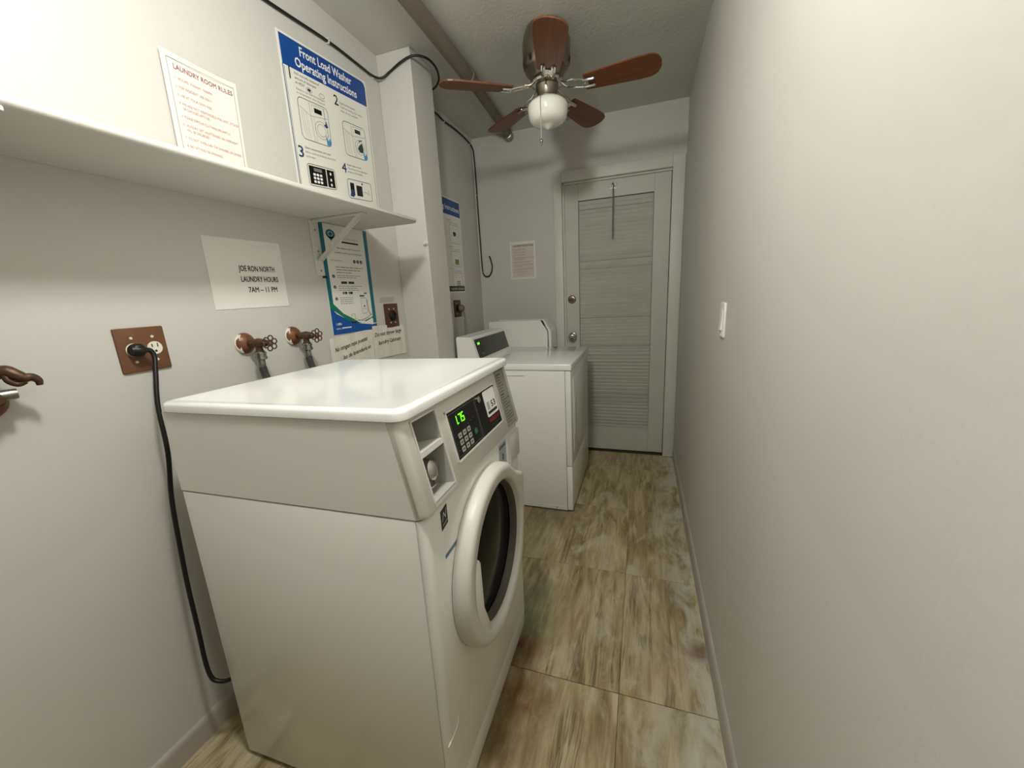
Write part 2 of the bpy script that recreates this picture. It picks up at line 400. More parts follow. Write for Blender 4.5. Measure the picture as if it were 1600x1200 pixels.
# blind wand with its clear hook
wn = thing('blind_wand', 'thin grey blind wand hanging from a clear hook at the top of the white door', 'blind wand', (-.208, yd0-.012, 1.99))
obj('wand_rod', tube([(-.206, yd0-.012, 1.955), (-.207, yd0-.013, 1.8), (-.209, yd0-.012, 1.625)], .0055, 6), M_gcord, wn, 50)
obj('wand_hook', tube([(-.206, yd0-.012, 1.955), (-.203, yd0-.014, 1.975), (-.208, yd0-.016, 1.99), (-.213, yd0-.010, 1.983)], .0025, 6), M_blackr, wn, 50)
bm = lathe([(.015, 0), (.014, .004), (.008, .007), (.001, .008)], (-.226, yd0-.0005, 1.975), (0, -1, 0), 16); lathe([(.015, 0), (.014, .004), (.008, .007), (.001, .008)], (-.192, yd0-.0005, 1.979), (0, -1, 0), 16, bm=bm)
box(-.235, -.185, yd0-.004, yd0-.0005, 1.952, 1.968, .001, 1, bm=bm)
obj('clear_clip', bm, M_pinkl, wn, 40)

# ------------------------------------------------------------------ ceiling pipe with coupling
pp = thing('ceiling_pipe', 'long dull brown painted pipe running under the ceiling towards the back wall', 'pipe', (-.87, 1.5, ZC))
obj('pipe_run', tube([(-.80, YF+.0, ZC-.034), (-.868, 1.58, ZC-.034), (-.880, 2.13, ZC-.034)], .034, 16, 2, smooth=False), M_pipe, pp, 50)
obj('pipe_run', tube([(-.884, 2.19, ZC-.030), (-.935, 2.94, ZC-.030)], .027, 16, 2, smooth=False), M_pipe, pp, 50)
obj('coupling', lathe([(.035, 0), (.039, .004), (.039, .030), (.035, .034), (.036, .07), (.030, .075)], (-.880, 2.12, ZC-.034-.002), (-.06, 1, 0), 20), M_pipe, pp, 40)
obj('elbow', lathe([(.029, 0), (.034, .004), (.034, .045), (.022, .055), (.022, .063)], (-.933, 2.915, ZC-.0345), (-.06, 1, 0), 20), M_steel, pp, 40)

# ------------------------------------------------------------------ black cable with clips
def cable(label, pts, clips, r=.0055):
    t = thing('black_cable', label, 'cable', pts[0], group=None)
    obj('cable_run', tube(pts, r, 8, 8), M_cable, t, 60)
    for p, n in clips:
        n = Vector(n); p = Vector(p)
        bmc = lathe([(.009, -.004), (.009, .004)], p+n*.004, (0, 1, 0) if abs(n.y) < .5 else (1, 0, 0), 10); lathe([(.003, 0), (.003, .012)], p+Vector((0, 0, .011)), n, 8, bm=bmc)
        obj('cable_clip', bmc, M_plas, t, 40)
cx0 = XL+.007
cable('black cable clipped along the top of the left wall and looping over the column', [
    (cx0, .2, 2.20), (cx0, .8, 2.255), (cx0, 1.24, 2.283), (cx0, 1.523, 2.308), (cx0, 1.68, 2.310), (cx0+.004, 1.80, 2.308), (cx0+.03, 1.835, 2.31), (-1.16, YC1-.008, 2.333), (-1.09, YC1-.012, 2.358),
    (-1.03, YC1+.0, 2.375), (-.985, 1.90, 2.375), (-.975, 1.97, 2.362), (-1.0, 2.03, 2.34), (-1.06, 2.066, 2.33), (-1.15, 2.068, 2.335), (XL+.012, 2.08, 2.345), (cx0, 2.20, 2.365), (cx0, 2.412, 2.385), (cx0, 2.526, 2.378), (cx0, 2.66, 2.385), (cx0, 2.80, 2.385), (cx0, 2.91, 2.375), (XL+.012, 2.962, 2.35),
    (XL+.015, 2.971, 2.29), (XL+.018, 2.972, 2.15), (XL+.018, 2.972, 1.918), (XL+.020, 2.972, 1.70), (XL+.022, 2.972, 1.50), (-1.205, 2.972, 1.44), (-1.17, 2.97, 1.424), (-1.140, 2.97, 1.45), (-1.129, 2.97, 1.50), (-1.137, 2.965, 1.555), (-1.140, 2.95, 1.575)],
    [((XL, 1.523, 2.308), (1, 0, 0)), ((XL, 1.805, 2.308), (1, 0, 0)), ((XL, 2.526, 2.378), (1, 0, 0)), ((XL, 2.925, 2.372), (1, 0, 0)), ((-1.218, YB, 2.03), (0, -1, 0)), ((-1.212, YB, 1.462), (0, -1, 0)), ((-1.131, YB, 1.50), (0, -1, 0))])

# ------------------------------------------------------------------ ceiling fan
FX, FY = -.434, 1.993
fan = thing('ceiling_fan', 'flush mounted ceiling fan with five brown wooden blades and a milk glass bowl', 'ceiling fan', (FX, FY, ZC))
hous = obj('motor_housing', lathe([(.080, 0), (.088, -.004), (.100, -.03), (.107, -.06), (.107, -.125), (.102, -.150), (.096, -.160), (.097, -.168), (.090, -.176), (.082, -.182), (.076, -.196), (.066, -.204), (.04, -.206)], (FX, FY, ZC), seg=40), M_nick, fan, 40)
for k in range(18):
    if k % 3 == 2: continue
    a = 2*PI*k/18; d = Vector((math.cos(a), math.sin(a), 0)); s = Vector((-d.y, d.x, 0)); p = Vector((FX, FY, ZC-.142))+d*.1055
    bmv = NB(); V = [bmv.verts.new(p+s*u+Vector((0, 0, v_))+d*w_) for u, v_, w_ in ((-.006, -.010, -.001), (.006, -.010, -.001), (.008, .012, .0022), (-.008, .012, .0022))]; bmv.faces.new(V)
    obj('vent_slot', bmv, M_dark, hous)
obj('rotor_ring', lathe([(.040, -.204), (.072, -.206), (.075, -.214), (.070, -.222), (.045, -.226)], (FX, FY, ZC), seg=32), M_chrome, fan, 40)
obj('switch_cup', lathe([(.046, -.222), (.053, -.230), (.050, -.240), (.046, -.262), (.047, -.272), (.055, -.277), (.055, -.283), (.04, -.284)], (FX, FY, ZC), seg=32), M_nick, fan, 40)
obj('glass_bowl', lathe([(.040, -.274), (.052, -.280), (.075, -.290), (.091, -.305), (.094, -.318), (.090, -.345), (.083, -.366), (.068, -.380), (.045, -.386), (.028, -.389), (.016, -.397), (.006, -.403), (.001, -.404)], (FX, FY, ZC), seg=40), M_milk, fan, 60)
ch = obj('pull_chain', tube([(FX-.008, FY-.05, ZC-.275), (FX-.009, FY-.097, ZC-.30), (FX-.011, FY-.102, ZC-.34), (FX-.011, FY-.10, ZC-.475)], .0012, 6, 4), M_nick, fan)
obj('chain_bead', lathe([(.001, 0), (.006, -.004), (.008, -.010), (.006, -.016), (.003, -.020), (.004, -.026), (.001, -.030)], (FX-.011, FY-.10, ZC-.472), seg=12), M_steel, ch, 60)
ZB = 2.172
def blade_mesh():
    w0, w1, r0, r1 = .047, .064, .172, .492
    half = [(r0, w0-.006), (r0+.006, w0), (r0+.10, w0+.008), (r1-.10, w1), (r1-.050, w1), (r1-.030, w1-.005), (r1-.014, w1-.017), (r1-.004, w1-.036), (r1, .014)]
    pts = [(u, -v) for u, v in half]+half[::-1]
    return prism(pts, -.003, .003, lambda u, v, d: (u, v, d))
bme = None
for k in range(5):
    a = -.061-2*PI*k/5
    if bme is None:
        b0 = blade_mesh(); bme = bpy.data.meshes.new('fan_blade'); b0.to_mesh(bme); b0.free(); bme.materials.append(M_blade)
        ib = NB(); # blade iron: two curved arms joining a plate
        for s_ in (-1, 1): tube([(.066, s_*.010, .030), (.09, s_*.018, .012), (.125, s_*.026, .006), (.175, s_*.022, -.006), (.215, s_*.020, -.008)], .0048, 8, 5, bm=ib)
        prism([(.160, -.012), (.176, -.030), (.214, -.030), (.220, -.022), (.216, -.014), (.190, -.012), (.190, .012), (.216, .014), (.220, .022), (.214, .030), (.176, .030), (.160, .012)], -.0075, -.0045, lambda u, v, d: (u, v, d), bm=ib)
        for q in ((.205, -.022), (.205, .022), (.175, 0)): lathe([(.004, 0), (.003, -.002)], (q[0], q[1], -.0075), seg=8, bm=ib)
        ime = bpy.data.meshes.new('blade_iron'); ib.to_mesh(ime); ib.free(); ime.materials.append(M_chrome)
    o = bpy.data.objects.new('fan_blade', bme); C.objects.link(o); o.parent = fan
    o.matrix_local = Matrix.Translation((0, 0, ZB-ZC)) @ Matrix.Rotation(a, 4, 'Z') @ Matrix.Rotation(-math.radians(11), 4, 'X')
    q = bpy.data.objects.new('blade_iron', ime); C.objects.link(q); q.parent = o

# ------------------------------------------------------------------ shelf and brackets
def shelf():
    y0, y1 = -.95, 1.585; z0, z1 = 1.597, 1.617
    n = 6; r = (z1-z0)/2; prof = [(0, z0)]
    rings = []
    for y, xf in ((y0, -.975), (.41, -.951), (y1-.004, -.940), (y1, -.944)):
        prof = [(XL+.0015, z0), (xf-r, z0)]+[(xf-r+r*math.sin(PI*k/n), (z0+z1)/2-r*math.cos(PI*k/n)) for k in range(1, n)]+[(xf-r, z1), (XL+.0015, z1)]
        rings.append([(x, y, z_) for x, z_ in prof])
    return obj('wall_shelf', loft(rings), M_shelf, None, 40)
tag(shelf(), 'long white painted wall shelf with a rounded front edge above the near machine', 'shelf')
def bracket(y, label, xe=-.985):
    t = thing('shelf_bracket', label, 'bracket', (XL, y, 1.59), group='white shelf brackets')
    obj('wall_leg', box(XL+.0005, XL+.004, y-.022, y+.022, 1.385, 1.5965, .0015, 1), M_shelf, t)
    obj('shelf_arm', box(XL+.004, xe, y-.014, y+.014, 1.588, 1.5965, .0015, 1), M_shelf, t)
    a, b = Vector((XL+.005, y, 1.44)), Vector((-1.010, y, 1.590)); d = (b-a).normalized(); n = Vector((d.z, 0, -d.x)); s = Vector((0, 1, 0))
    bm = loft([[p+s*u+n*v for u, v in ((-.011, -.003), (.011, -.003), (.011, .003), (.013, .004), (.013, -.010), (.011, -.010))] for p in (a, b)])
    obj('diagonal_brace', bm, M_shelf, t)
    for zz in (1.56, 1.48, 1.405): obj('screw', lathe([(.004, 0), (.003, .002), (.001, .0025)], (XL+.004, y+.004, zz), (1, 0, 0), 10), M_steel, t)
bracket(1.296, 'white metal shelf bracket at the right end of the shelf, over the blue notice')
bracket(.392, 'white metal shelf bracket at the left edge of the photo under the shelf', -.952)
tag(obj('black_nail', lathe([(.004, 0), (.004, .018)], (XL, 1.306, 1.380), (1, .8, 0), 8), M_blackr), 'small black nail in the wall at the foot of the right shelf bracket', 'nail')
pg = obj('white_hook', lathe([(.010, 0), (.010, .004), (.004, .005), (.004, .016), (.008, .018), (.008, .022), (.001, .023)], (-1.057, YC1+.0005, 1.552), (0, -1, 0), 14), M_plas, None, 40)
tag(pg, 'small white knob hook screwed to the column edge', 'hook')

# ------------------------------------------------------------------ posters and notices
def paper(name, label, cat, TL, TR, BL, nrm, m, group=None, th=.0012, rough_edge=None, off=.0):
    TL, TR, BL = Vector(TL), Vector(TR), Vector(BL); W = (TR-TL).length; H = (TL-BL).length
    n = Vector(nrm); TL = TL+n*off; TR = TR+n*off; BL = BL+n*off
    t = thing(name, label, cat, (TL+TR+BL+TR-TL+BL)/1 if False else BL, group=group)
    fn = affine(TL, TR, BL, W, H, nrm)
    return t, fn, W, H
def curved(fn, W, H, th, nu, nv, tf=lambda u, v: v):
    bm = NB(); G = [[[bm.verts.new(fn(W*i/nu, tf(i/nu, H*j/nv), d)) for j in range(nv+1)] for i in range(nu+1)] for d in (0, th)]
    for i in range(nu):
        for j in range(nv):
            for g, o_ in ((G[0], 1), (G[1], -1)): bm.faces.new((g[i][j], g[i+1][j], g[i+1][j+1], g[i][j+1])[::-o_])
    rim = [(i, 0) for i in range(nu)]+[(nu, j) for j in range(nv)]+[(i, nv) for i in range(nu, 0, -1)]+[(0, j) for j in range(nv, 0, -1)]
    for a, b in zip(rim, rim[1:]+rim[:1]): bm.faces.new((G[0][a[0]][a[1]], G[0][b[0]][b[1]], G[1][b[0]][b[1]], G[1][a[0]][a[1]]))
    bmesh.ops.recalc_face_normals(bm, faces=bm.faces[:]); return bm
def flat(fn, W, H, th, r=0.): return prism(rrect(0, W, 0, H, r, 3) if r else [(0, 0), (W, 0), (W, H), (0, H)], 0.0003, th, fn)

# near big poster: front load washer instructions
t, fn, W, H = paper('washer_poster', 'large white and blue poster of numbered washer instructions standing behind the shelf', 'poster', (XL, 1.266, 2.222), (XL, 1.746, 2.262), (XL, 1.256, 1.622), (1, 0, 0), None)
obj('poster_sheet', flat(fn, W, H, .0022), M_post, t)
S = Sheet(lambda u, v, d: fn(u, v, d+.0022)); hb = H-.106
S.poly('band', [(.008, hb), (W-.008, hb), (W-.008, H-.030), (W-.014, H-.014), (W-.030, H-.008), (.008, H-.008)])
for k in range(12): S.rect('stripe', .008, .13, hb+.006+k*.0075, hb+.0076+k*.0075, .0005)
S.line('blueline', [(.008, hb), (.008, .0)], .0035); S.line('line', [(.014, hb-.006), (.014, .0)], .0015); S.line('line', [(W-.010, hb), (W-.010, 0)], .002)
S.text('white', 'Front Load Washer', W*.49, H-.050, .044, align='c', bold=.0013, width=.285)
S.text('white', 'Operating Instructions', W*.49, H-.092, .044, align='c', bold=.0013, width=.340)
def panelbox(u0, u1, v0, v1, r=.018): S.line('line', rrect(u0, u1, v0, v1, r, 4), .0020, close=True)
def washer_drawing(u0, u1, v0, v1, hand):
    S.tag = 'p%d' % hand
    panelbox(u0, u1, v0, v1)
    w_, h_ = u1-u0, v1-v0; U = lambda a: u0+a*w_; V = lambda b: v0+b*h_
    S.line('thin', [(U(.02), V(.78)), (U(.38), V(.64)), (U(.98), V(.72))], .0014); S.line('thin', [(U(.36), V(.97)), (U(.38), V(.64)), (U(.42), V(.02))], .0014)
    S.line('thin', [(U(.48), V(.62)), (U(.50), V(.02))], .0010)
    for a in (.08, .14, .22): S.line('thin', [(U(a), V(.70)), (U(a+.03), V(.25)), (U(a+.07), V(.05))], .0009)
    S.rect('black', U(.52), U(.78), V(.76), V(.88)); S.line('thin', [(U(.44), V(.74)), (U(.44), V(.93)), (U(.90), V(.95))], .0010)
    for R_ in (.25, .17): S.line('thin', [(U(.70)+R_*w_*math.cos(a)*.9, V(.36)+R_*h_*math.sin(a)*.9) for a in [2*PI*k/20 for k in range(20)]], .0014, close=True)
    S.poly('sky', [(U(.84), V(.02)), (U(.97), V(.03)), (U(.99), V(.12)), (U(.97), V(.24)), (U(.90), V(.14)), (U(.82), V(.30))], .0006)
    if hand: S.poly('dkgreen', [(U(.58), V(.30)), (U(.66), V(.22)), (U(.80), V(.20)), (U(.84), V(.34)), (U(.80), V(.52)), (U(.72), V(.46)), (U(.64), V(.40))], .0006); S.line('line', [(U(.66), V(.54)), (U(.80), V(.60))], .004)
    else: S.poly('navy', [(U(.80), V(.52)), (U(.86), V(.56)), (U(.90), V(.66)), (U(.93), V(.56)), (U(.96), V(.50)), (U(.88), V(.47))], .0006); S.line('line', [(U(.86), V(.95)), (U(.87), V(.60))], .002); S.line('thin', [(U(.93), V(.46)), (U(.90), V(.38)), (U(.94), V(.30)), (U(.90), V(.2))], .0014)
S.text('num1', '1', .022, H-.145, .056, width=.014, bold=.0012); S.text('num1', '2', .252, H-.161, .054, width=.026, bold=.0010); S.text('num3', '3', .018, H-.406, .056, width=.028, bold=.0012); S.text('num3', '4', .250, H-.420, .054, width=.028, bold=.0012)
for k, s_ in enumerate(('Add manually measured', 'amount of detergent', 'as HE2X')): S.text('txt', s_, .055, H-.122-.015*k, .0125)
for k, s_ in enumerate(('Ready to use: Add the detergent', 'in compartment, close dispenser')): S.text('txtg', s_, .055, H-.172-.0125*k, .0108)
for ux in (.120, .185): S.line('txt', [(ux+.014*math.cos(a), H-.155+.008*math.sin(a)) for a in [2*PI*k/12 for k in range(12)]], .0012, close=True)
S.poly('txt', [(.120+.009*math.cos(a), H-.155+.005*math.sin(a)) for a in [2*PI*k/10 for k in range(10)]], .0005)
for k, s_ in enumerate(('Load clothes loosely', 'Close the loading door until it', 'clicks, do not overload')): S.text('txt' if k == 0 else 'txtg', s_, .286, H-.148-.015*k, .0118)
for k, s_ in enumerate(('Select temperature and cycle', 'Select cycle by pressing one of the', 'cycle keys')): S.text('txt' if k == 0 else 'txtg', s_, .056, H-.370-.015*k, .0115)
for k, s_ in enumerate(('Insert coins or card', 'The amount to be deposited', 'shows on the display')): S.text('txt' if k == 0 else 'txtg', s_, .286, H-.388-.014*k, .0115)
washer_drawing(.053, .205, H-.336, H-.194, False); washer_drawing(.288, .435, H-.344, H-.210, True)
S.tag = 'p3'; panelbox(.055, .203, H-.500, H-.422, .012); S.rect('black', .062, .150, H-.494, H-.428, .0005); S.rect('black', .155, .196, H-.494, H-.428, .0005)
S.rect('grey', .086, .128, H-.446, H-.434, .0007)
for a in range(3):
    for b in range(3): S.poly('white', rrect(.080+a*.017, .093+a*.017, H-.488+b*.013, H-.479+b*.013, .003, 2), .0007)
for b in (.442, .465, .484): S.poly('white', [(.175+.005*math.cos(a), H-b+.006*math.sin(a)) for a in [2*PI*k/8 for k in range(8)]], .0007)
S.tag = 'p4'; panelbox(.274, .436, H-.520, H-.442, .012); S.poly('black', [(.290, H-.508), (.316, H-.508), (.316, H-.456), (.290, H-.456)]); S.poly('navy', [(.284, H-.512), (.308, H-.514), (.312, H-.490), (.300, H-.480), (.290, H-.495)], .0007)
S.rect('black', .330, .370, H-.506, H-.462, .0005); S.line('thin', [(.380, H-.484), (.402, H-.486), (.414, H-.494), (.412, H-.475)], .002); S.poly('txt', [(.372+.005*math.cos(a), H-.452+.005*math.sin(a)) for a in [2*PI*k/8 for k in range(8)]])
S.emit(t, {'band': ('header_band', M_blue), 'stripe': ('band_stripe', M_blue2), 'blueline': ('edge_line', M_blue), 'line': ('drawing', M_ink), 'white': ('lettering', M_white), 'thin': ('drawing', M_grey), 'black': ('drawing', M_black), 'sky': ('drawing', M_sky), 'navy': ('drawing', M_navy), 'dkgreen': ('drawing', mat('dark_green_ink', (50, 62, 58), .5)), 'num1': ('lettering', M_ink), 'num3': ('lettering', M_navy), 'txt': ('lettering', M_ink), 'txtg': ('lettering', M_grey), 'grey': ('drawing', M_grey)})

# far poster, partly behind the column
t, fn, W, H = paper('dryer_poster', 'tall white poster with blue header on the far left wall, half hidden by the column', 'poster', (XL, 2.20, 1.917), (XL, 2.672, 1.921), (XL, 2.195, 1.305), (1, 0, 0), None)
obj('poster_sheet', flat(fn, W, H, .002), M_post, t)
S = Sheet(lambda u, v, d: fn(u, v, d+.002))
S.rect('band', .008, W-.008, H-.105, H-.008); S.text('white', 'Operating Instructions', W-.022, H-.075, .044, align='r', width=.40, bold=.001)
for i_, (vt, cc) in enumerate(((H-.165, 'sky'), (H-.335, 'olive'), (H-.478, 'red'))):
    S.text('txt', ('Load dryer', 'Clean lint filter', 'Select cycle')[i_], W-.215, vt+.024, .012); S.text('txtg', 'Press one of the keys to select the', W-.20, vt+.010, .010)
    S.line('line', rrect(W-.185, W-.04, vt-.118+(.02 if i_ else 0), vt, .012, 3), .002, close=True)
    if i_ == 0: S.poly('dk', [(W-.115+.024*math.cos(a), vt-.052+.02*math.sin(a)*(1 if math.sin(a) < 0 else .5)) for a in [2*PI*k/12 for k in range(12)]]); S.line('line', [(W-.17, vt-.07), (W-.05, vt-.072)], .0015); S.line('line', [(W-.08+.02*math.cos(a), vt-.04+.02*math.sin(a)) for a in [2*PI*k/12 for k in range(12)]], .001, close=True)
    if i_ == 1: S.rect('olive', W-.135, W-.075, vt-.088, vt-.052); S.line('line', rrect(W-.15, W-.11, vt-.03, vt-.012, .006, 2), .001, close=True)
    if i_ == 2:
        for a in range(2):
            for b in range(3): S.rect('red', W-.130+a*.028, W-.108+a*.028, vt-.092+b*.013, vt-.083+b*.013)
        S.line('line', rrect(W-.15, W-.11, vt-.03, vt-.012, .006, 2), .001, close=True)
S.rect('blk', W-.26, W-.012, .008, .045); S.text('white2', 'CUSTOMER  ASSISTANCE', W-.025, .018, .018, align='r', width=.20)
S.emit(t, {'band': ('header_band', M_blue), 'white': ('lettering', M_white), 'white2': ('lettering', M_white), 'txt': ('lettering', M_ink), 'txtg': ('lettering', M_grey), 'line': ('drawing', M_grey), 'dk': ('drawing', M_ink), 'olive': ('drawing', M_olive), 'red': ('drawing', M_dred), 'blk': ('footer_band', M_black)})

# laundry room rules, in a clear sleeve
def rules(label, TL, TR, BL, nrm, big, name):
    t, fn, W, H = paper(name, label, 'notice', TL, TR, BL, nrm, None, group='laundry room rules notices')
    if big:   # curls away from the wall at its top right and bottom edge
        base = fn; fn = lambda u, v, d: base(u, v, d+.010*(1-u/W)+.010*max(0, (u/W-.6)/.4)**2*(v/H))
        obj('paper_sheet', curved(fn, W, H, .0022, 12, 6), M_paperl, t)
    else: obj('clear_sleeve', flat(fn, W, H, .0012), M_sleeve, t); obj('paper_sheet', flat(lambda u, v, d: fn(u*.86+W*.07, v*.88+H*.05, d+.001), W, H, .0014), mat('pinkish_paper', (208, 198, 188), .5), t)
    S = Sheet(lambda u, v, d: fn(u, v, d+.0026)); m_ = .0115*W/.216*1.0; k = W/.216
    if big: S.line('frame', [(.014*k, 0), (.014*k, H-.016*k), (W-.010*k, H-.016*k), (W-.010*k, 0)], .0012)
    S.text('title', 'LAUNDRY ROOM RULES', W*.53, H-.040*k, .0185*k, align='c', width=W*.80, bold=.0004)
    rows = ['1. HOURS  9:00AM - 9:00PM', '2. FOR RESIDENT USE ONLY', '3. USE AT YOUR OWN RISK', '4. WE ARE NOT RESPONSIBLE FOR LOST, STOLEN', '    OR DAMAGED ARTICLES.', '5. PLEASE REMOVE CLOTHING PROMPTLY', '6. LAUNDRY LEFT UNATTENDED OR OVERNIGHT', '    WILL BE DISCARDED', '7. DO NOT OVERLOAD THE WASHERS OR DRYERS', '8. NO SITTING OR SMOKING.']
    vv = H-.066*k
    for r_ in rows:
        if r_[0] == ' ': vv += .009*k
        S.text('row', r_, .026*k, vv, .0102*k, width=len(r_.strip())*.0043*k); vv -= .0215*k
    S.line('frame', [(.06*k, vv+.006), (W-.05*k, vv+.006)], .0009)
    S.emit(t, {'frame': ('border_line', M_grey), 'title': ('lettering', M_dred if big else M_ink), 'row': ('lettering', M_red if big else M_dred)})
rules('white laundry room rules sheet in faded red print standing on the shelf', (XL, .849, 1.957), (XL, 1.058, 1.957), (XL, .842, 1.645), (1, 0, 0), True, 'rules_notice')
rules('small laundry room rules sheet in a clear sleeve on the back wall beside the door', (-.978, YB, 1.665), (-.775, YB, 1.665), (-.978, YB, 1.388), (0, -1, 0), False, 'rules_notice')

# hours notice
t, fn, W, H = paper('hours_notice', 'plain white paper with laundry hours in black capitals on the wall under the shelf', 'notice', (XL, .857, 1.488), (XL, 1.122, 1.490), (XL, .855, 1.271), (1, 0, 0), None)
obj('paper_sheet', flat(fn, W, H, .0016), M_paper, t)
S = Sheet(lambda u, v, d: fn(u, v, d+.0016))
S.text('a', 'JOE RON NORTH', .098, .118, .025, width=.130, bold=.0007); S.text('a', 'LAUNDRY HOURS', .098, .084, .025, width=.138, bold=.0007); S.text('a', '7AM – 11 PM', .118, .050, .025, width=.108, bold=.0007)
S.emit(t, {'a': ('lettering', M_ink)})

# teal and blue notice under the shelf
t, fn, W, H = paper('payment_poster', 'white notice with teal and blue border hanging below the shelf end beside the bracket', 'poster', (XL, 1.322, 1.594), (XL, 1.612, 1.594), (XL, 1.316, 1.143), (1, 0, 0), None)
obj('poster_sheet', flat(fn, W, H, .002), M_post, t)
S = Sheet(lambda u, v, d: fn(u, v, d+.002))
S.rect('teal', 0, .022, .05, H, .0003); S.rect('teal', W-.024, W, .03, H, .0003)
S.poly('blue', [(0, 0), (W, 0), (W, .028), (W-.03, .024), (W*.62, .034), (W*.35, .055), (W*.12, .085), (0, .115)])
S.poly('green', [(0, .150), (.022, .128), (W*.25, .086), (W*.45, .060), (W*.70, .046), (W*.9, .060), (W, .085), (W, .072), (W*.85, .038), (W*.55, .038), (W*.3, .060), (.02, .100), (0, .115)], .0006)
S.poly('wh', [(W*.46, .058), (W*.74, .042), (W-.028, .056), (W-.028, .027), (W*.72, .030), (W*.55, .044)], .0008)
top_fn = S.fn; S.fn = lambda u, v, d: top_fn(u, H-(H-v)*.70, d)
S.poly('teal', [(.060+.026*math.cos(a), H-.055+.026*math.sin(a)) for a in [2*PI*k/16 for k in range(16)]]); S.poly('teal', [(.042, H-.07), (.078, H-.07), (.060, H-.095)])
S.line('wh2', [(.060+.013*math.cos(a), H-.055+.013*math.sin(a)) for a in [2*PI*k/12 for k in range(12)]], .003, close=True)
S.rect('ink', .12, .225, H-.098, H-.088)
for k in range(1): S.text('gr', 'Pay with your phone', .13, H-.075, .013, width=.095)
S.text('gr', 'An easier way to pay for', .085, H-.135, .016, width=.15); S.text('gr', 'laundry with your smartphone', .070, H-.162, .016, width=.17)
S.text('ink', 'It’s as easy as . . . . . . . . . . . .', .045, H-.208, .013, width=.125)
for k in range(3):
    c_ = .185+k*.022; S.poly('navy', [(c_+.009*math.cos(a), H-.203+.011*math.sin(a)) for a in [2*PI*q/12 for q in range(12)]]); S.text('wh2', str(k+1), c_-.0035, H-.209, .014, .0008)
for k, l in enumerate((.17, .15, .09)): S.scribble('gr', .065, H-.245-.016*k, l, .008)
for k, (v_, n_) in enumerate(((H-.298, 2), (H-.362, 3), (H-.432, 4))):
    
    S.poly('navy', [(.045+.008*math.cos(a), v_+.010*math.sin(a)) for a in [2*PI*q/12 for q in range(12)]]); S.text('wh2', str(k+1), .0415, v_-.005, .013, .0008)
    for j in range(n_): S.scribble('gr', .065, v_+.004-.012*j, (.15, .12, .13, .09)[j] if k < 2 else .08, .006)
for u_ in (.085, .130): S.rect('ink', u_, u_+.036, H-.342, H-.328)
for u_, c_ in ((.085, 'red'), (.100, 'ink'), (.122, 'gr'), (.135, 'ink')): S.rect(c_, u_, u_+.013, H-.405, H-.390)


S.fn = lambda u, v, d: top_fn(u, v, d+.0006)
S.line('gr', rrect(.195, .232, .080, .150, .005, 3), .0015, close=True); S.rect('ink', .190, .222, .156, .162); S.rect('ink', .222, .242, .168, .173); S.line('ink', [(.238, .142), (.241, .09), (.254, .068)], .003); S.line('gr', [(.200, .10), (.226, .10)], .001); S.rect('ink', .212, .219, .108, .116)
S.rect('ink', .115, .150, .040, .046, .0008); S.line('ink', [(.14, .048), (.19, .050), (.23, .060), (.26, .075)], .002, .0008); S.line('gr', rrect(.120, .145, .050, .080, .004, 2), .0015, .0008, close=True)
S.text('wh2', '1-800-', .018, .038, .014, .0009, bold=.0004); S.text('wh2', 'www.', .018, .020, .013, .0009, width=.03); S.rect('wh2', .052, .110, .022, .027, .0009)
S.emit(t, {'teal': ('side_border', M_teal), 'blue': ('footer_band', M_blue2), 'green': ('footer_band', M_grn), 'wh': ('drawing', M_white), 'wh2': ('lettering', M_white), 'ink': ('drawing', M_ink), 'gr': ('lettering', M_grey), 'navy': ('drawing', M_navy), 'red': ('drawing', M_dred)})

# two handwritten strips
def strip(label, pts, lines, tilt):
    t = thing('handwritten_note', label, 'note', (XL, pts[0][0], pts[0][1]), group=None)
    (ya, za), (yb, zb) = pts[0], pts[1]
    base = affine((XL, ya, za), (XL, yb, zb), (XL, ya-.004, za-.16), math.hypot(yb-ya, zb-za), .16, (1, 0, 0)); W = math.hypot(yb-ya, zb-za)
    fn = lambda u, v, d: base(u, v, d+.0030+.0018*math.sin(u*70)*(.5+v*3))
    obj('paper_strip', curved(fn, W, .16, .001, 14, 4, lambda q, v: v-(.008*q**6 if v > .159 else 0)), M_tape, t)
    S = Sheet(lambda u, v, d: fn(u, v, d+.0012))
    for s_, u, v, size, wd in lines: S.text('a', s_, u, v, size, width=wd, rot=tilt, shear=.25, bold=.0006)
    S.emit(t, {'a': ('handwriting', M_ink)})
strip('beige paper strip handwritten in Spanish on the wall under the teal notice', [(1.285, 1.130), (1.562, 1.150)], [('No tengan ropa puestas', .020, .098, .026, .215), ('las de lavandería en', .065, .058, .026, .19)], .06)
strip('beige paper strip handwritten in English below the brown outlet by the column', [(1.566, 1.158), (1.828, 1.150)], [('Do not throw large', .008, .106, .028, .225), ('laundry Cabinets', .030, .066, .028, .19)], .05)
tag(obj('tape_scrap', flat(affine((XL, 1.66, 1.292), (XL, 1.775, 1.292), (XL, 1.65, 1.268), .115, .026, (1, 0, 0)), .115, .026, .0012), mat('yellowed_tape', (178, 176, 162), .35)), 'scrap of dull translucent tape on the wall above the outlet by the column', 'tape')

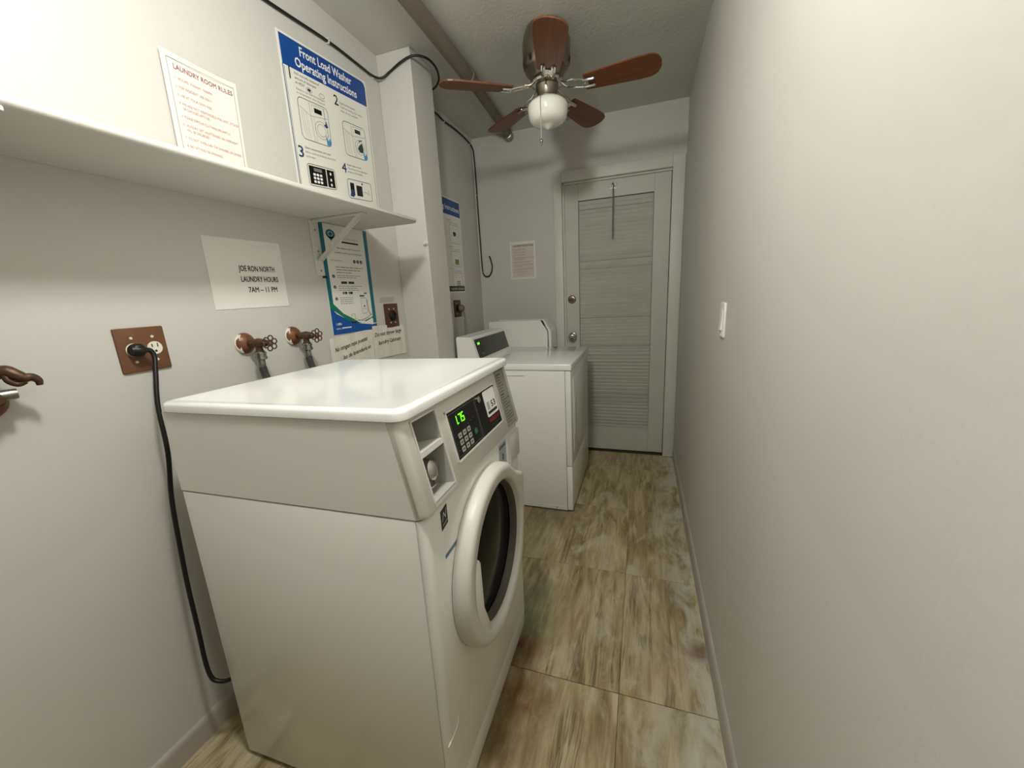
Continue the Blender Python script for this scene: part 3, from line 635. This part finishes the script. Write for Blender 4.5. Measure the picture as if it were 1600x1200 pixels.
# ------------------------------------------------------------------ outlets
def screw(p, parent, n=(1, 0, 0)): obj('screw', lathe([(.0038, 0), (.003, .0018), (.001, .002)], p, n, 10), M_plas, parent)
def plate(name, label, y0, y1, z0, z1, m, skew=0, group=None):
    t = thing(name, label, 'outlet', (XL, (y0+y1)/2, (z0+z1)/2), group=None)
    obj('cover_plate', prism(rrect(y0, y1, z0, z1, .003, 2), .0005, .006, lambda u, v, d: (XL+d, u+skew*(v-z0), v+skew*.4*(u-y0)), bev=.0025, seg=2), m, t, 40); return t
t = plate('double_outlet', 'brown double gang outlet plate with two cream sockets at the left of the machine', .594, .702, 1.124, 1.237, M_brown)
for yy in (.6265, .6725):
    s_ = obj('socket', lathe([(.0172, .005), (.0172, .0078), (.016, .0088), (.001, .0088)], (XL, yy, 1.181), (1, 0, 0), 24), M_cream, t, 40)
    bmm = box(XL+.0085, XL+.0094, yy-.0075, yy-.0053, 1.184, 1.192); box(XL+.0085, XL+.0094, yy+.0050, yy+.0072, 1.183, 1.193, bm=bmm); lathe([(.003, .0085), (.003, .0094)], (XL, yy, 1.173), (1, 0, 0), 10, bm=bmm)
    obj('socket_slots', bmm, M_dark, s_)
    for zz in (1.211, 1.150): screw((XL+.006, yy, zz), t)
t = plate('wall_outlet', 'dark brown single outlet plate with black round socket next to the column', 1.677, 1.790, 1.139, 1.259, M_brown2)
obj('round_socket', lathe([(.024, .005), (.026, .012), (.022, .016), (.020, .010), (.001, .010)], (XL, 1.735, 1.198), (1, 0, 0), 24), M_blackr, t, 40)
for yy, zz in ((1.712, 1.232), (1.752, 1.232), (1.716, 1.163), (1.755, 1.163)): screw((XL+.006, yy, zz), t)
t = plate('wall_outlet', 'dark brown outlet plate on the far left wall behind the second machine', 2.455, 2.560, 1.140, 1.256, M_brown2)
obj('round_socket', lathe([(.022, .005), (.024, .010), (.001, .010)], (XL, 2.50, 1.20), (1, 0, 0), 20), M_blackr, t, 40)
for zz in (1.235, 1.162): screw((XL+.006, 2.49, zz), t)
t = thing('power_cord', 'grey power cord with round plug hanging from the far outlet to the second machine', 'cord', (XL+.01, 2.52, 1.20))
obj('plug', lathe([(.022, .010), (.026, .016), (.025, .034), (.016, .044), (.001, .045)], (XL, 2.525, 1.200), (1, .1, -.1), 18), mat('grey_plug', (112, 100, 92), .5), t, 40)
obj('cord', tube([(XL+.035, 2.525, 1.185), (XL+.045, 2.525, 1.15), (XL+.055, 2.50, 1.08), (XL+.062, 2.48, 1.01), (XL+.065, 2.47, .95), (XL+.06, 2.46, .80)], .0055, 8), M_gcord, t, 60)
t = thing('power_cord', 'black power cord with angled plug hanging beside the near machine', 'cord', (XL+.01, .626, 1.18))
bm = lathe([(.014, 0), (.017, .004), (.017, .018), (.012, .026)], (XL+.009, .626, 1.181), (1, 0, 0), 16)
tube([(XL+.024, .618, 1.181), (XL+.030, .626, 1.181), (XL+.033, .634, 1.180), (XL+.035, .642, 1.180)], lambda s: .0135-.008*s, 10, 5, bm=bm)
obj('plug', bm, M_blackr, t, 60)
obj('cord', tube([(XL+.034, .636, 1.180), (XL+.036, .645, 1.178), (XL+.040, .648, 1.160), (XL+.050, .636, 1.120), (XL+.066, .614, 1.04), (XL+.086, .598, .92), (XL+.086, .580, .80), (XL+.086, .570, .67), (XL+.088, .562, .55), (XL+.092, .556, .42), (XL+.096, .550, .31), (XL+.110, .548, .262), (XL+.130, .556, .248), (XL+.148, .566, .248), (XL+.160, .580, .252)], .0055, 8), M_blackr, t, 60)
# light switch, right wall
t = thing('light_switch', 'white light switch plate on the right wall', 'light switch', (XR, 1.432, 1.152))
obj('switch_plate', prism(rrect(1.398, 1.468, 1.096, 1.208, .004, 3), .0003, .0065, lambda u, v, d: (XR-d, u, v), bev=.003, seg=2), mat('switch_white', (240, 237, 228), .3), t, 40)
obj('rocker', prism([(1.1205, .006), (1.1835, .006), (1.1835, .008), (1.152, .0085), (1.1205, .012)], 1.4175, 1.4485, lambda u, v, d: (XR-v, d, u)), mat('switch_white', (240, 237, 228), .3), t)

# ------------------------------------------------------------------ valves
def valve(y, z, label, hose=True, flake=True, cap=None):
    t = thing('water_valve', label, 'valve', (XL, y, z), group='water valves on the left wall')
    e = obj('escutcheon', lathe([(.034, .0005), (.034, .004), (.030, .012), (.020, .020), (.012, .023), (.012, .024)], (XL, y, z), (1, 0, 0), 28), M_copper, t, 50)
    if flake:
        bm = NB(); pts = []
        for k in range(9):
            a = math.radians(120+k*15); pts.append((a, .0345))
        for k in range(8):
            a0, a1 = pts[k][0], pts[k+1][0]; f = lambda a, r, h: bm.verts.new((XL+h, y+r*math.cos(a), z+r*math.sin(a)))
            i0 = .0347-.011*math.sin(PI*k/8); i1 = .0347-.011*math.sin(PI*(k+1)/8)
            bm.faces.new((f(a0, .0347, .001), f(a1, .0347, .001), f(a1, .0347, .0045), f(a0, .0347, .0045))); bm.faces.new((f(a0, .0347, .0045), f(a1, .0347, .0045), f(a1, i1, .0155), f(a0, i0, .0155)))
        obj('flaking_paint', bm, M_oldpaint, e)
    bm = lathe([(.010, .018), (.010, .036), (.013, .038), (.014, .044), (.012, .048), (.014, .054), (.016, .064), (.014, .076), (.011, .082), (.012, .084), (.012, .092), (.008, .096)], (XL, y, z), (1, 0, 0), 16)
    lathe([(.012, 0), (.010, -.012), (.011, -.024), (.013, -.025), (.013, -.031)], (XL+.062, y, z), (0, 0, 1), 14, bm=bm)
    obj('valve_body', bm, M_bronze, t, 50)
    obj('packing_nut', lathe([(.009, .092), (.0095, .093), (.0095, .104), (.007, .106), (.0045, .108), (.0045, .124)], (XL, y, z), (1, -.08, 0), 6), mat('dark_brass', (58, 48, 38), .45, .6), t, 30)
    wx = XL+.123; bm = NB(); wy = y-.008
    for k in range(6):
        a = k*PI/3+.3; torus((wx, wy+.0165*math.cos(a), z+.0165*math.sin(a)), (1, -.08, 0), .0078, .0022, 12, 6, bm=bm)
    lathe([(.007, -.005), (.008, 0), (.005, .004), (.001, .005)], (wx, wy, z), (1, -.08, 0), 10, bm=bm)
    obj('hand_wheel', bm, M_bronze, t, 60)
    if hose:
        obj('hose_nut', lathe([(.015, -.028), (.0175, -.031), (.0175, -.036), (.016, -.037), (.016, -.044), (.018, -.045), (.018, -.052), (.014, -.054)], (XL+.062, y, z), (0, 0, 1), 12), M_steel, t, 25)
        obj('hose_ferrule', lathe([(.0105, -.052), (.0115, -.055), (.0115, -.078), (.0105, -.080)], (XL+.062, y, z), (0.05, 0, 1), 14), M_steel, t, 40)
        obj('hose', tube([(XL+.060, y, z-.078), (XL+.062, y+.004, z-.11), (XL+.078, y+.012, z-.17), (XL+.085, y+.020, z-.30), (XL+.085, y+.03, z-.60), (XL+.085, y+.05, z-.85)], .0115, 12), M_hose, t, 60)
valve(.923, 1.160, 'old brass water valve with round flower handle, the middle one nearest the double outlet')
valve(1.113, 1.163, 'old brass water valve with round flower handle next to the teal notice')
# the third, a short stop valve at the left edge
t = thing('stop_valve', 'dark bronze stop valve with an oval handle at the left edge of the photo', 'valve', (XL, .372, 1.103))
obj('escutcheon', lathe([(.033, .0005), (.033, .004), (.029, .012), (.018, .020), (.010, .023)], (XL, .368, 1.112), (1, 0, 0), 24), M_copper, t, 50)
bm = lathe([(.009, .018), (.009, .034), (.013, .037), (.016, .048), (.015, .060), (.010, .064)], (XL, .366, 1.116), (1, 0, .1), 14); lathe([(.010, 0), (.011, .012), (.007, .016), (.005, .030)], (XL+.048, .366, 1.122), (0, .25, 1), 12, bm=bm)
obj('valve_body', bm, M_bronze, t, 50)
obj('spout', lathe([(.010, 0), (.011, .020), (.010, .028)], (XL+.050, .370, 1.128), (.1, .55, .0), 12), M_steel, t, 40)
bm = tube([(XL+.030, .368, 1.150), (XL+.036, .380, 1.166), (XL+.046, .394, 1.174), (XL+.056, .404, 1.164), (XL+.060, .411, 1.157), (XL+.062, .421, 1.156), (XL+.063, .428, 1.148), (XL+.063, .428, 1.138)], lambda s: .012-.0075*s**2, 10)
tube([(XL+.046, .394, 1.172), (XL+.052, .392, 1.156), (XL+.056, .402, 1.146), (XL+.060, .412, 1.150)], .006, 8, bm=bm)
obj('oval_handle', bm, M_bronze, t, 60)

# ------------------------------------------------------------------ near machine (front-loading washer)
WX, WY = -1.062, .553; WW = .643
wsh = thing('front_load_washer', 'large white front-loading coin washer with slanted black control panel, nearest machine', 'washing machine', (WX, WY, 0))
X = lambda a: WX+a
Y = lambda b: WY+b
HS, HL, HT = .837, 1.0375, 1.062
FS0, FS1 = .657, .618      # seam between side sheet and fascia, bottom / top
FB, FT = .686, .643        # front plane of the fascia, bottom / top
FF = .674                  # front plane of the lower panel
obj('body_shell', box(X(0), X(FS0-.001), Y(0), Y(WW), .012, HS-.0015, .004, 2), M_enam, wsh, 30)
obj('side_gap', box(X(.004), X(FS0-.004), Y(.004), Y(WW-.004), HS-.002, HS+.003), M_dark, wsh)
A_ = Vector((X(FT), 0, HL)); s_dir = Vector((FB-FT, 0, HS-HL)); SL = s_dir.length; s_dir.normalize(); s_n = Vector((-s_dir.z, 0, s_dir.x))
def onf(b_, s, d):      # point on the slanted fascia: b across, s down the slope, d proud
    p = A_+s_dir*s+s_n*d; return Vector((p.x, WY+b_, p.z))
N0, N1, NS0, NS1 = .038, .131, .012, .184
def shell_piece(b0, b1, cut):
    return prism([(0, HS+.0015), (FS0-.001-cut, HS+.0015), (FS1-.001-cut, HL), (0, HL)], Y(b0), Y(b1), lambda u, v, d: (X(u), d, v))
bm = shell_piece(0, N0-.001, 0); merge(shell_piece(N0-.001, N1+.001, .066), bm); merge(shell_piece(N1+.001, WW, 0), bm)
bmesh.ops.remove_doubles(bm, verts=bm.verts, dist=.00005)
obj('upper_shell', bm, M_enam, wsh, 30)
def slab(y0, y1, s0, s1, d0, d1, bm=None):
    bm = bm or NB(); t_ = NB(); V = [t_.verts.new(onf(y, s, d)) for y in (y0, y1) for s in (s0, s1) for d in (d0, d1)]
    for f in ((0, 1, 3, 2), (4, 6, 7, 5), (0, 4, 5, 1), (2, 3, 7, 6), (0, 2, 6, 4), (1, 5, 7, 3)): t_.faces.new([V[i_] for i_ in f])
    bmesh.ops.recalc_face_normals(t_, faces=t_.faces[:]); merge(t_, bm); return bm
def fascia_block(b0, b1, rl=False, rr=False, cut=0.):
    ft_, fb_ = FT-cut, FB-cut
    def ring(b_, ins):
        q = [(FS0, HS+.0015), (FB-.014, HS+.0015), (FB-.005, HS+.004), (FB-.0028, HS+.012), (FT, HL-.0005), (FS1, HL-.0005)]
        return [(X(max(u-ins, FS0 if v < HS+.02 else FS1)) if i_ not in (0, 5) else X(u), Y(b_), v) for i_, (u, v) in enumerate(q)]
    prof = [(0, .016), (.0015, .010), (.005, .005), (.010, .0015), (.016, 0)]
    ys = [(b0+p, q) for p, q in prof] if rl else [(b0, 0)]
    ys += [(b1-p, q) for p, q in prof[::-1]] if rr else [(b1, 0)]
    return loft([ring(*y) for y in ys])
bm = fascia_block(0, N0, rl=True); merge(fascia_block(N1, WW, rr=True), bm)
slab(N0, N1, .0005, NS0, -.024, 0, bm); slab(N0, N1, NS1, SL-.010, -.026, 0, bm)
prism([(FS0, HS+.0015), (FB-.014, HS+.0015), (FB-.005, HS+.004), (FB-.0028, HS+.012), (FS0, HS+.013)], Y(N0), Y(N1), lambda u, v, d: (X(u), d, v), bm=bm)
fas = obj('control_fascia', bm, M_plas, wsh, 40)
M_nich = mat('niche_plastic', (176, 173, 166), .45)
obj('niche_back', slab(N0-.0006, N1+.0006, .004, NS1+.004, -.066, -.062), M_nich, fas)
bm = slab(N0-.0006, N0+.0008, .008, NS1, -.064, -.0005); slab(N1-.0008, N1+.0006, .008, NS1, -.064, -.0005, bm); slab(N0, N1, NS0-.001, NS0+.001, -.064, -.001, bm); slab(N0, N1, NS1-.003, NS1+.001, -.064, .003, bm); obj('niche_wall', bm, M_nich, fas)
obj('niche_shelf', slab(N0, N1, .076, .088, -.062, .0015), M_plas, fas)
bm = NB()
for (p0, p1, p2, p3) in ((N0-.004, N0, NS0-.004, NS1+.004), (N1, N1+.004, NS0-.004, NS1+.004), (N0-.004, N1+.004, NS0-.004, NS0), (N0-.004, N1+.006, NS1, NS1+.006)): slab(p0, p1, p2, p3, -.002, .0025, bm)
obj('niche_rim', bm, M_plas, fas)
obj('coin_plate', slab(N0+.004, N1-.022, .016, .074, -.061, -.056), mat('galvanised_plate', (122, 124, 126), .45, .2), fas)
obj('keyhole', lathe([(.004, 0), (.004, .003)], onf(.062, .028, -.056), s_n, 10), M_dark, fas)
obj('coin_return_knob', lathe([(.034, 0), (.034, .008), (.027, .012), (.024, .028), (.023, .036), (.015, .042), (.001, .044)], onf(.096, .134, -.058), s_n+Vector((0, .05, .0)), 24), M_chrome, fas, 45)
obj('chrome_lip', tube([onf(.058, .155, -.035), onf(.070, .164, -.022), onf(.092, .164, -.022), onf(.102, .155, -.035)], .0025, 8), M_chrome, fas, 60)
# black control panel
D0, D1, DS0, DS1 = .173, .487, .035, .151
cp_ = obj('control_panel', slab(D0, D1, DS0, DS1, -.001, .0015), M_black, fas)
bm = NB()
for (p0, p1, p2, p3) in ((D0-.005, D0, DS0-.005, DS1+.005), (D1, D1+.005, DS0-.005, DS1+.005), (D0-.005, D1+.005, DS0-.005, DS0), (D0-.005, D1+.005, DS1, DS1+.005)): slab(p0, p1, p2, p3, -.001, .003, bm)
obj('panel_bezel', bm, M_plas, fas)
S = Sheet(lambda u, v, d: onf(u, v, d+.0016))     # v runs DOWN the slope here
def stext(k, txt, u, v, size, **kw):
    vs, fs_, w_ = glyphs(txt); kx = size if not kw.get('width') else kw['width']/w_; bm_ = S.bm(k); b2 = kw.get('bold', 0)
    for dx, dy in ([(0, 0)] if not b2 else [(0, 0), (b2, 0), (0, b2), (b2, b2)]):
        V = [bm_.verts.new(S.fn(u+x*kx+dx, v-y*size-dy, kw.get('d', .0004))) for x, y in vs]
        for f in fs_:
            try: bm_.faces.new([V[i_] for i_ in f][::-1])
            except ValueError: pass
S.line('frame', [(D0+.006, DS0+.006), (.327, DS0+.006), (.327, DS1-.006), (D0+.006, DS1-.006)], .0009, close=True); S.line('frame', [(.333, DS0+.002), (.333, DS1-.002)], .0014)
def seg7(ch, u, v, w_, h_, t_=.0024):
    sg = {'1': 'bc', '7': 'abc', '5': 'afgcd'}[ch]; P_ = {'a': ((0, 0), (1, 0)), 'b': ((1, 0), (1, .5)), 'c': ((1, .5), (1, 1)), 'd': ((0, 1), (1, 1)), 'e': ((0, .5), (0, 1)), 'f': ((0, 0), (0, .5)), 'g': ((0, .5), (1, .5))}
    for s_ in sg: (p0, p1), (p2, p3) = P_[s_]; S.line('led', [(u+p0*w_, v+p1*h_), (u+p2*w_, v+p3*h_)], t_)
seg7('1', .208, .053, .006, .020); seg7('7', .227, .053, .010, .020); seg7('5', .243, .053, .010, .020); S.rect('led', .219, .2215, .071, .0735)
for p0 in range(3):
    for p1 in range(3):
        u_, v_ = .200+p0*.0258, .094+p1*.0170
        S.tag = 'k%d%d' % (p0, p1); S.poly('key', rrect(u_, u_+.019, v_, v_+.0128, .002, 2)); S.tag = ''; S.rect('keyl', u_+.005, u_+.0145, v_+.0045, v_+.008, .0006)
for p0 in range(3): S.scribble('dim', .183, .097+p0*.017, .011, .002)
S.poly('gkey', rrect(.288, .306, .112, .126, .002, 2))
for p0, c_ in enumerate(('dim', 'dim', 'amb')): S.rect(c_, .262+p0*.016, .269+p0*.016, .086-p0*.003, .0885-p0*.003)
S.poly('stk', rrect(.392, .482, .039, .114, .006, 3), .0006)
for k in range(4): S.scribble('stkl', .400, .046+k*.006, .070, .0032)
S.rect('stkd', .401, .472, .099, .107, .0009); stext('stkd', '53', .432, .092, .025, d=.001, bold=.0008, width=.036)
for k in range(5): S.rect('stkl', .404, .422, .073+k*.0046, .0755+k*.0046, .0009)
S.rect('redl', .395, .472, .119, .131); S.scribble('dim', .402, .138, .062, .004)
S.emit(cp_, {'frame': ('frame_line', M_grey), 'led': ('led_display', M_green), 'key': ('key', M_key), 'keyl': ('key_lettering', M_keylet), 'dim': ('lettering', M_keylet), 'gkey': ('start_key', M_greenk), 'amb': ('indicator', mat('dim_amber', (90, 84, 40), .5)), 'stk': ('price_sticker', M_white), 'stkl': ('lettering', M_grey), 'stkd': ('lettering', M_ink), 'redl': ('red_label', M_dkred)})
obj('panel_lock', lathe([(.0095, 0), (.0095, .004), (.006, .006), (.001, .006)], onf(.356, .050, .0015), s_n, 14), M_chrome, fas, 40)
lb = obj('instruction_label', slab(.520, .604, .004, .188, -.0005, .0010), mat('grey_label', (146, 145, 135), .55), fas)
S = Sheet(lambda u, v, d: onf(u, v, d+.001))
for k in range(18): S.rect('l', .529, .529+random.uniform(.025, .066), .016+k*.0092, .0182+k*.0092+(.002 if k in (0, 7) else 0))
S.line('l', [(.522, .006), (.602, .006), (.602, .186), (.522, .186)], .0008, close=True)
S.emit(lb, {'l': ('lettering', M_keylet)})
# lower front panel (rounded ends) and toe
prof = [(FS0+.0005, .10), (FF-.006, .10), (FF-.004, .30), (FF, .45), (FF, HS-.010), (FF-.004, HS-.002), (FS0+.0005, HS-.002)]
def panel_ring(y, ins): return [(X(max(FS0+.0005, u-ins)), y, v) for u, v in prof]
rings = [panel_ring(Y(b_), i_) for b_, i_ in ((0, .014), (.0025, .008), (.008, .003), (.016, .0005), (.024, 0), (WW-.024, 0), (WW-.016, .0005), (WW-.008, .003), (WW-.0025, .008), (WW, .014))]
obj('front_panel', loft(rings), M_enam, wsh, 50)
prof2 = [(FS0+.0005, .014), (FF-.010, .014), (FF-.006, .09), (FF-.008, .096), (FS0+.0005, .096)]
rings = [[(X(max(FS0+.0005, u-i_)), Y(b_), v) for u, v in prof2] for b_, i_ in ((0, .008), (.006, .003), (.02, 0), (WW-.02, 0), (WW-.006, .003), (WW, .008))]
obj('toe_panel', loft(rings), M_enam, wsh, 50)
tb = prism([(0.002, .262), (.045, .262), (.056, .270), (.064, .284), (.080, .37), (.077, .37), (.060, .286), (.052, .275), (.043, .268), (.002, .268)], FF-.006, FF-.0028, lambda u, v, d: (X(d), Y(u+.002), v)); obj('panel_seam', tb, M_dark if False else M_plas, wsh)
def lid():
    rings = []
    for ins, zz in ((.003, HL+.0005), (0, HL+.003), (0, HT-.008), (.0025, HT-.002), (.007, HT), (.016, HT+.0005), (.024, HT-.0015)):
        r2 = max(.028-ins*.4, .008); rings.append([(X(u), Y(v), zz) for u, v in rrect(-.005+ins, .655-ins, -.004+ins, WW+.004-ins, r2, 6)])
    return loft(rings)
obj('lid', lid(), M_lid, wsh, 50)
XFp = X(FF)
def onp(u, v, d): return Vector((XFp+d, WY+u, v))
st = obj('energy_sticker', prism([(.066, .776), (.094, .782), (.094, .826), (.066, .820)], .0, .0012, onp), M_ink, wsh)
S = Sheet(lambda u, v, d: onp(u, v, d+.0012)); S.line('w', [(.070, .796), (.077, .814), (.084, .800), (.089, .818)], .0015); S.line('w', [(.070, .786), (.090, .791)], .0012); S.emit(st, {'w': ('lettering', M_white)})
st = obj('blue_sticker', prism([(.070, .706), (.138, .708), (.138, .717), (.070, .715)], .0, .0010, onp), mat('blue_grey_sticker', (96, 124, 150), .5), wsh)
st = obj('notice_sticker', prism([(.442, .745), (.508, .745), (.508, .822), (.442, .822)], .0, .0012, onp), mat('pale_blue_sticker', (186, 190, 194), .5), wsh)
S = Sheet(lambda u, v, d: onp(u, v, d+.0012)); S.rect('b', .447, .503, .804, .815)
for k in range(5): S.scribble('g', .448, .794-k*.010, .048, .003)
S.rect('k', .470, .480, .766, .784); S.emit(st, {'b': ('lettering', mat('slate_ink', (96, 116, 140), .5)), 'g': ('lettering', M_grey), 'k': ('lettering', M_ink)})
obj('detergent_drawer', prism(rrect(.530, WW-.004, .722, .818, .006, 3), -.002, .007, onp, bev=.004, seg=2), M_plas, wsh, 40)
# door ring with a squared corner on the hinge side
DY, DZ, RO = .316, .568, .240
drr = thing('porthole_door', '', '', (0, 0, 0)); del drr['label']; del drr['category']; drr.parent = wsh; drr.location = (FF, DY, DZ)
def outline(ins):
    R_ = RO-ins; n1 = 40; out = []; cx_, cz = RO*1.0-ins*.7, RO*.53-ins*.35
    a0, a1 = math.radians(62), math.radians(360-38)
    for k in range(n1+1):
        a = a0+(a1-a0)*k/n1; out.append((R_*math.cos(a), R_*math.sin(a)))
    e = out[-1]
    for k in range(1, 6):
        t = k/6; out.append((e[0]+(cx_-e[0])*(1-(1-t)**2), e[1]+(cz-.02-e[1])*t))
    out.append((cx_, cz-.008)); out.append((cx_-.003, cz)); st_ = out[0]
    for k in (.2, .5, .8): out.append((cx_-.003+(st_[0]-cx_+.003)*k, cz+(st_[1]-cz)*k-.010*math.sin(PI*k)))
    return out
NO = len(outline(0)); RI = .193; rings = []
for ins, d_ in ((.0, .001), (0, .010), (.001, .026), (.005, .036), (.011, .041), (.020, .042)): rings.append([(XFp+d_, WY+DY+u_, DZ+v_) for u_, v_ in outline(ins)])
angs = [math.atan2(v_, u_) for u_, v_ in outline(0)]
for R_, d_ in ((RI+.005, .041), (RI, .036), (RI-.004, .018)): rings.append([(XFp+d_, WY+DY+R_*math.cos(a), DZ+R_*math.sin(a)) for a in angs])
obj('door_ring', loft(rings, cap=False), M_plas, drr, 50)
obj('inner_trim', lathe([(RI-.003, .020), (RI-.008, .026), (RI-.012, .018), (RI-.015, .004)], (XFp, Y(DY), DZ), (1, 0, 0), 48, cap=False), M_gask, drr, 50)
obj('door_window', lathe([(.180, .002), (.140, .001), (.09, .006), (.05, .009), (.001, .010)], (XFp, Y(DY), DZ), (1, 0, 0), 48), M_blackgl, drr, 60)
tabp = [(-.196, .075), (-.160, .078), (-.152, .066), (-.150, -.060), (-.112, -.158), (-.150, -.150), (-.196, -.06)]
obj('door_grip', prism(tabp, .010, .040, lambda u, v, d: (XFp+d, WY+DY+u, DZ+v), bev=.004, seg=2), M_enam, drr, 40)
for u_, v_ in ((.05, .05), (.05, .593), (.60, .05), (.60, .593)): obj('foot', lathe([(.02, 0), (.02, .006), (.012, .013)], (X(u_), Y(v_), 0), seg=12), M_blackr, wsh)
wsh.rotation_euler = (-.0114, -.007, .0191); wsh.location.z = .004

# ------------------------------------------------------------------ second machine (dryer with rear console)
EX, EY, EW = -1.054, 2.036, .698
dry = thing('tumble_dryer', 'white machine with rear black control console standing near the back door', 'dryer', (EX, EY, 0))
xf = -.358
obj('cabinet', box(EX, -.392, EY, EY+EW, .03, .851, .003, 2), M_enam, dry, 30)
obj('front_panel', box(-.391, xf, EY, EY+EW, .292, .851, .006, 2), M_enam, dry, 40)
obj('toe_panel', box(-.391, xf, EY, EY+EW, .012, .288, .006, 2), M_enam, dry, 40)
obj('side_kick', box(EX+.01, -.392, EY-.001, EY+EW, .010, .034, .002, 1), M_plas, dry)
obj('lid', box(EX, xf+.004, EY-.003, EY+EW+.003, .853, .889, .005, 3), M_lid, dry, 40)
# door in the front face with recessed pull
obj('dryer_door', box(xf-.001, xf+.004, EY+.06, EY+EW-.06, .36, .80, .003, 2), M_enam, dry, 40)
obj('door_pull', prism([(.0, .46), (.05, .46), (.05, .68), (.0, .68)], 0, .006, lambda u, v, d: (xf+.004+d*.5, EY+.08+u, v), bev=.002), M_plas, dry, 40)
obj('embossed_line', box(-.86, -.62, EY-.0035, EY-.0, .822, .824), M_plas, dry)
obj('screw', lathe([(.005, 0), (.004, .002)], (-.455, EY-.001, .024), (0, -1, 0), 10), M_steel, dry)
# console
CL = .575
def cons(y): return [(EX+.026, y, .889), (-.886, y, .889), (-.892, y, .905), (-.930, y, 1.036), (-.938, y, 1.043), (EX+.032, y, 1.047), (EX+.026, y, 1.040)]
cn = obj('console', loft([cons(EY+.002), cons(EY+CL)]), M_enam, dry, 30)
ca, cb = Vector((-.892, 0, .905)), Vector((-.930, 0, 1.036)); cd = (cb-ca).normalized(); cnn = Vector((cd.z, 0, -cd.x))
def onc(u, v, d): p = ca+cd*v+cnn*d; return Vector((p.x, u, p.z))
cpp = obj('control_panel', prism([(EY+.026, .010), (EY+CL-.02, .010), (EY+CL-.02, .126), (EY+.026, .126)], -.001, .0015, onc), M_black, dry)
S = Sheet(lambda u, v, d: onc(u, v, d+.0015)); S.rect('g', EY+.055, EY+.066, .092, .104); S.rect('g', EY+.072, EY+.083, .092, .104); S.rect('dim', EY+.11, EY+.112, .03, .11)
for a in range(4): S.rect('r', EY+.25+a*.065, EY+.30+a*.065, .018, .024)
for a in range(3): S.rect('w', EY+.075+a*.014, EY+.084+a*.014, .030, .038)
S.emit(cpp, {'g': ('led_display', M_green), 'r': ('lettering', M_dkred), 'w': ('lettering', M_grey), 'dim': ('lettering', M_keylet)})
bm = prism([(EY+.018, .004), (EY+CL-.012, .004), (EY+CL-.012, .010), (EY+.018, .010)], -.001, .003, onc); prism([(EY+.018, .126), (EY+CL-.012, .126), (EY+CL-.012, .131), (EY+.018, .131)], -.001, .003, onc, bm=bm)
obj('console_trim', bm, M_plas, dry)
obj('lid_plug', lathe([(.016, 0), (.014, .002), (.001, .002)], (-.585, EY+.672, .889), seg=14), M_gask, dry)
# ------------------------------------------------------------------ narrow white metal cabinet behind it
bx = thing('metal_cabinet', 'narrow white metal cabinet with a chamfered corner behind the second machine', 'cabinet', (-.85, 2.85, 0))
y0, y1 = 2.752, 2.955
pts = [(-1.10, .0), (-.648, .0), (-.648, 1.000), (-.698, 1.080), (-1.10, 1.080)]
def sidep(y, th): return prism(pts, y, y+th, lambda u, v, d: (u, d, v))
obj('side_panel', sidep(y0, .004), M_enam, bx); obj('side_panel', sidep(y1-.004, .004), M_enam, bx)
obj('back_panel', box(-1.10, -1.096, y0+.004, y1-.004, 0, 1.08), M_enam, bx)
obj('dark_inside', box(-1.096, -.70, y0+.004, y1-.004, 1.062, 1.066), M_dark, bx)  # dark sheet standing in for the shade inside the open top
obj('front_panel', prism([(-.644, .0), (-.624, .0), (-.624, 1.000), (-.676, 1.085), (-.684, 1.080), (-.644, 1.000)], y0+.012, y1, lambda u, v, d: (u, d, v)), M_enam, bx)
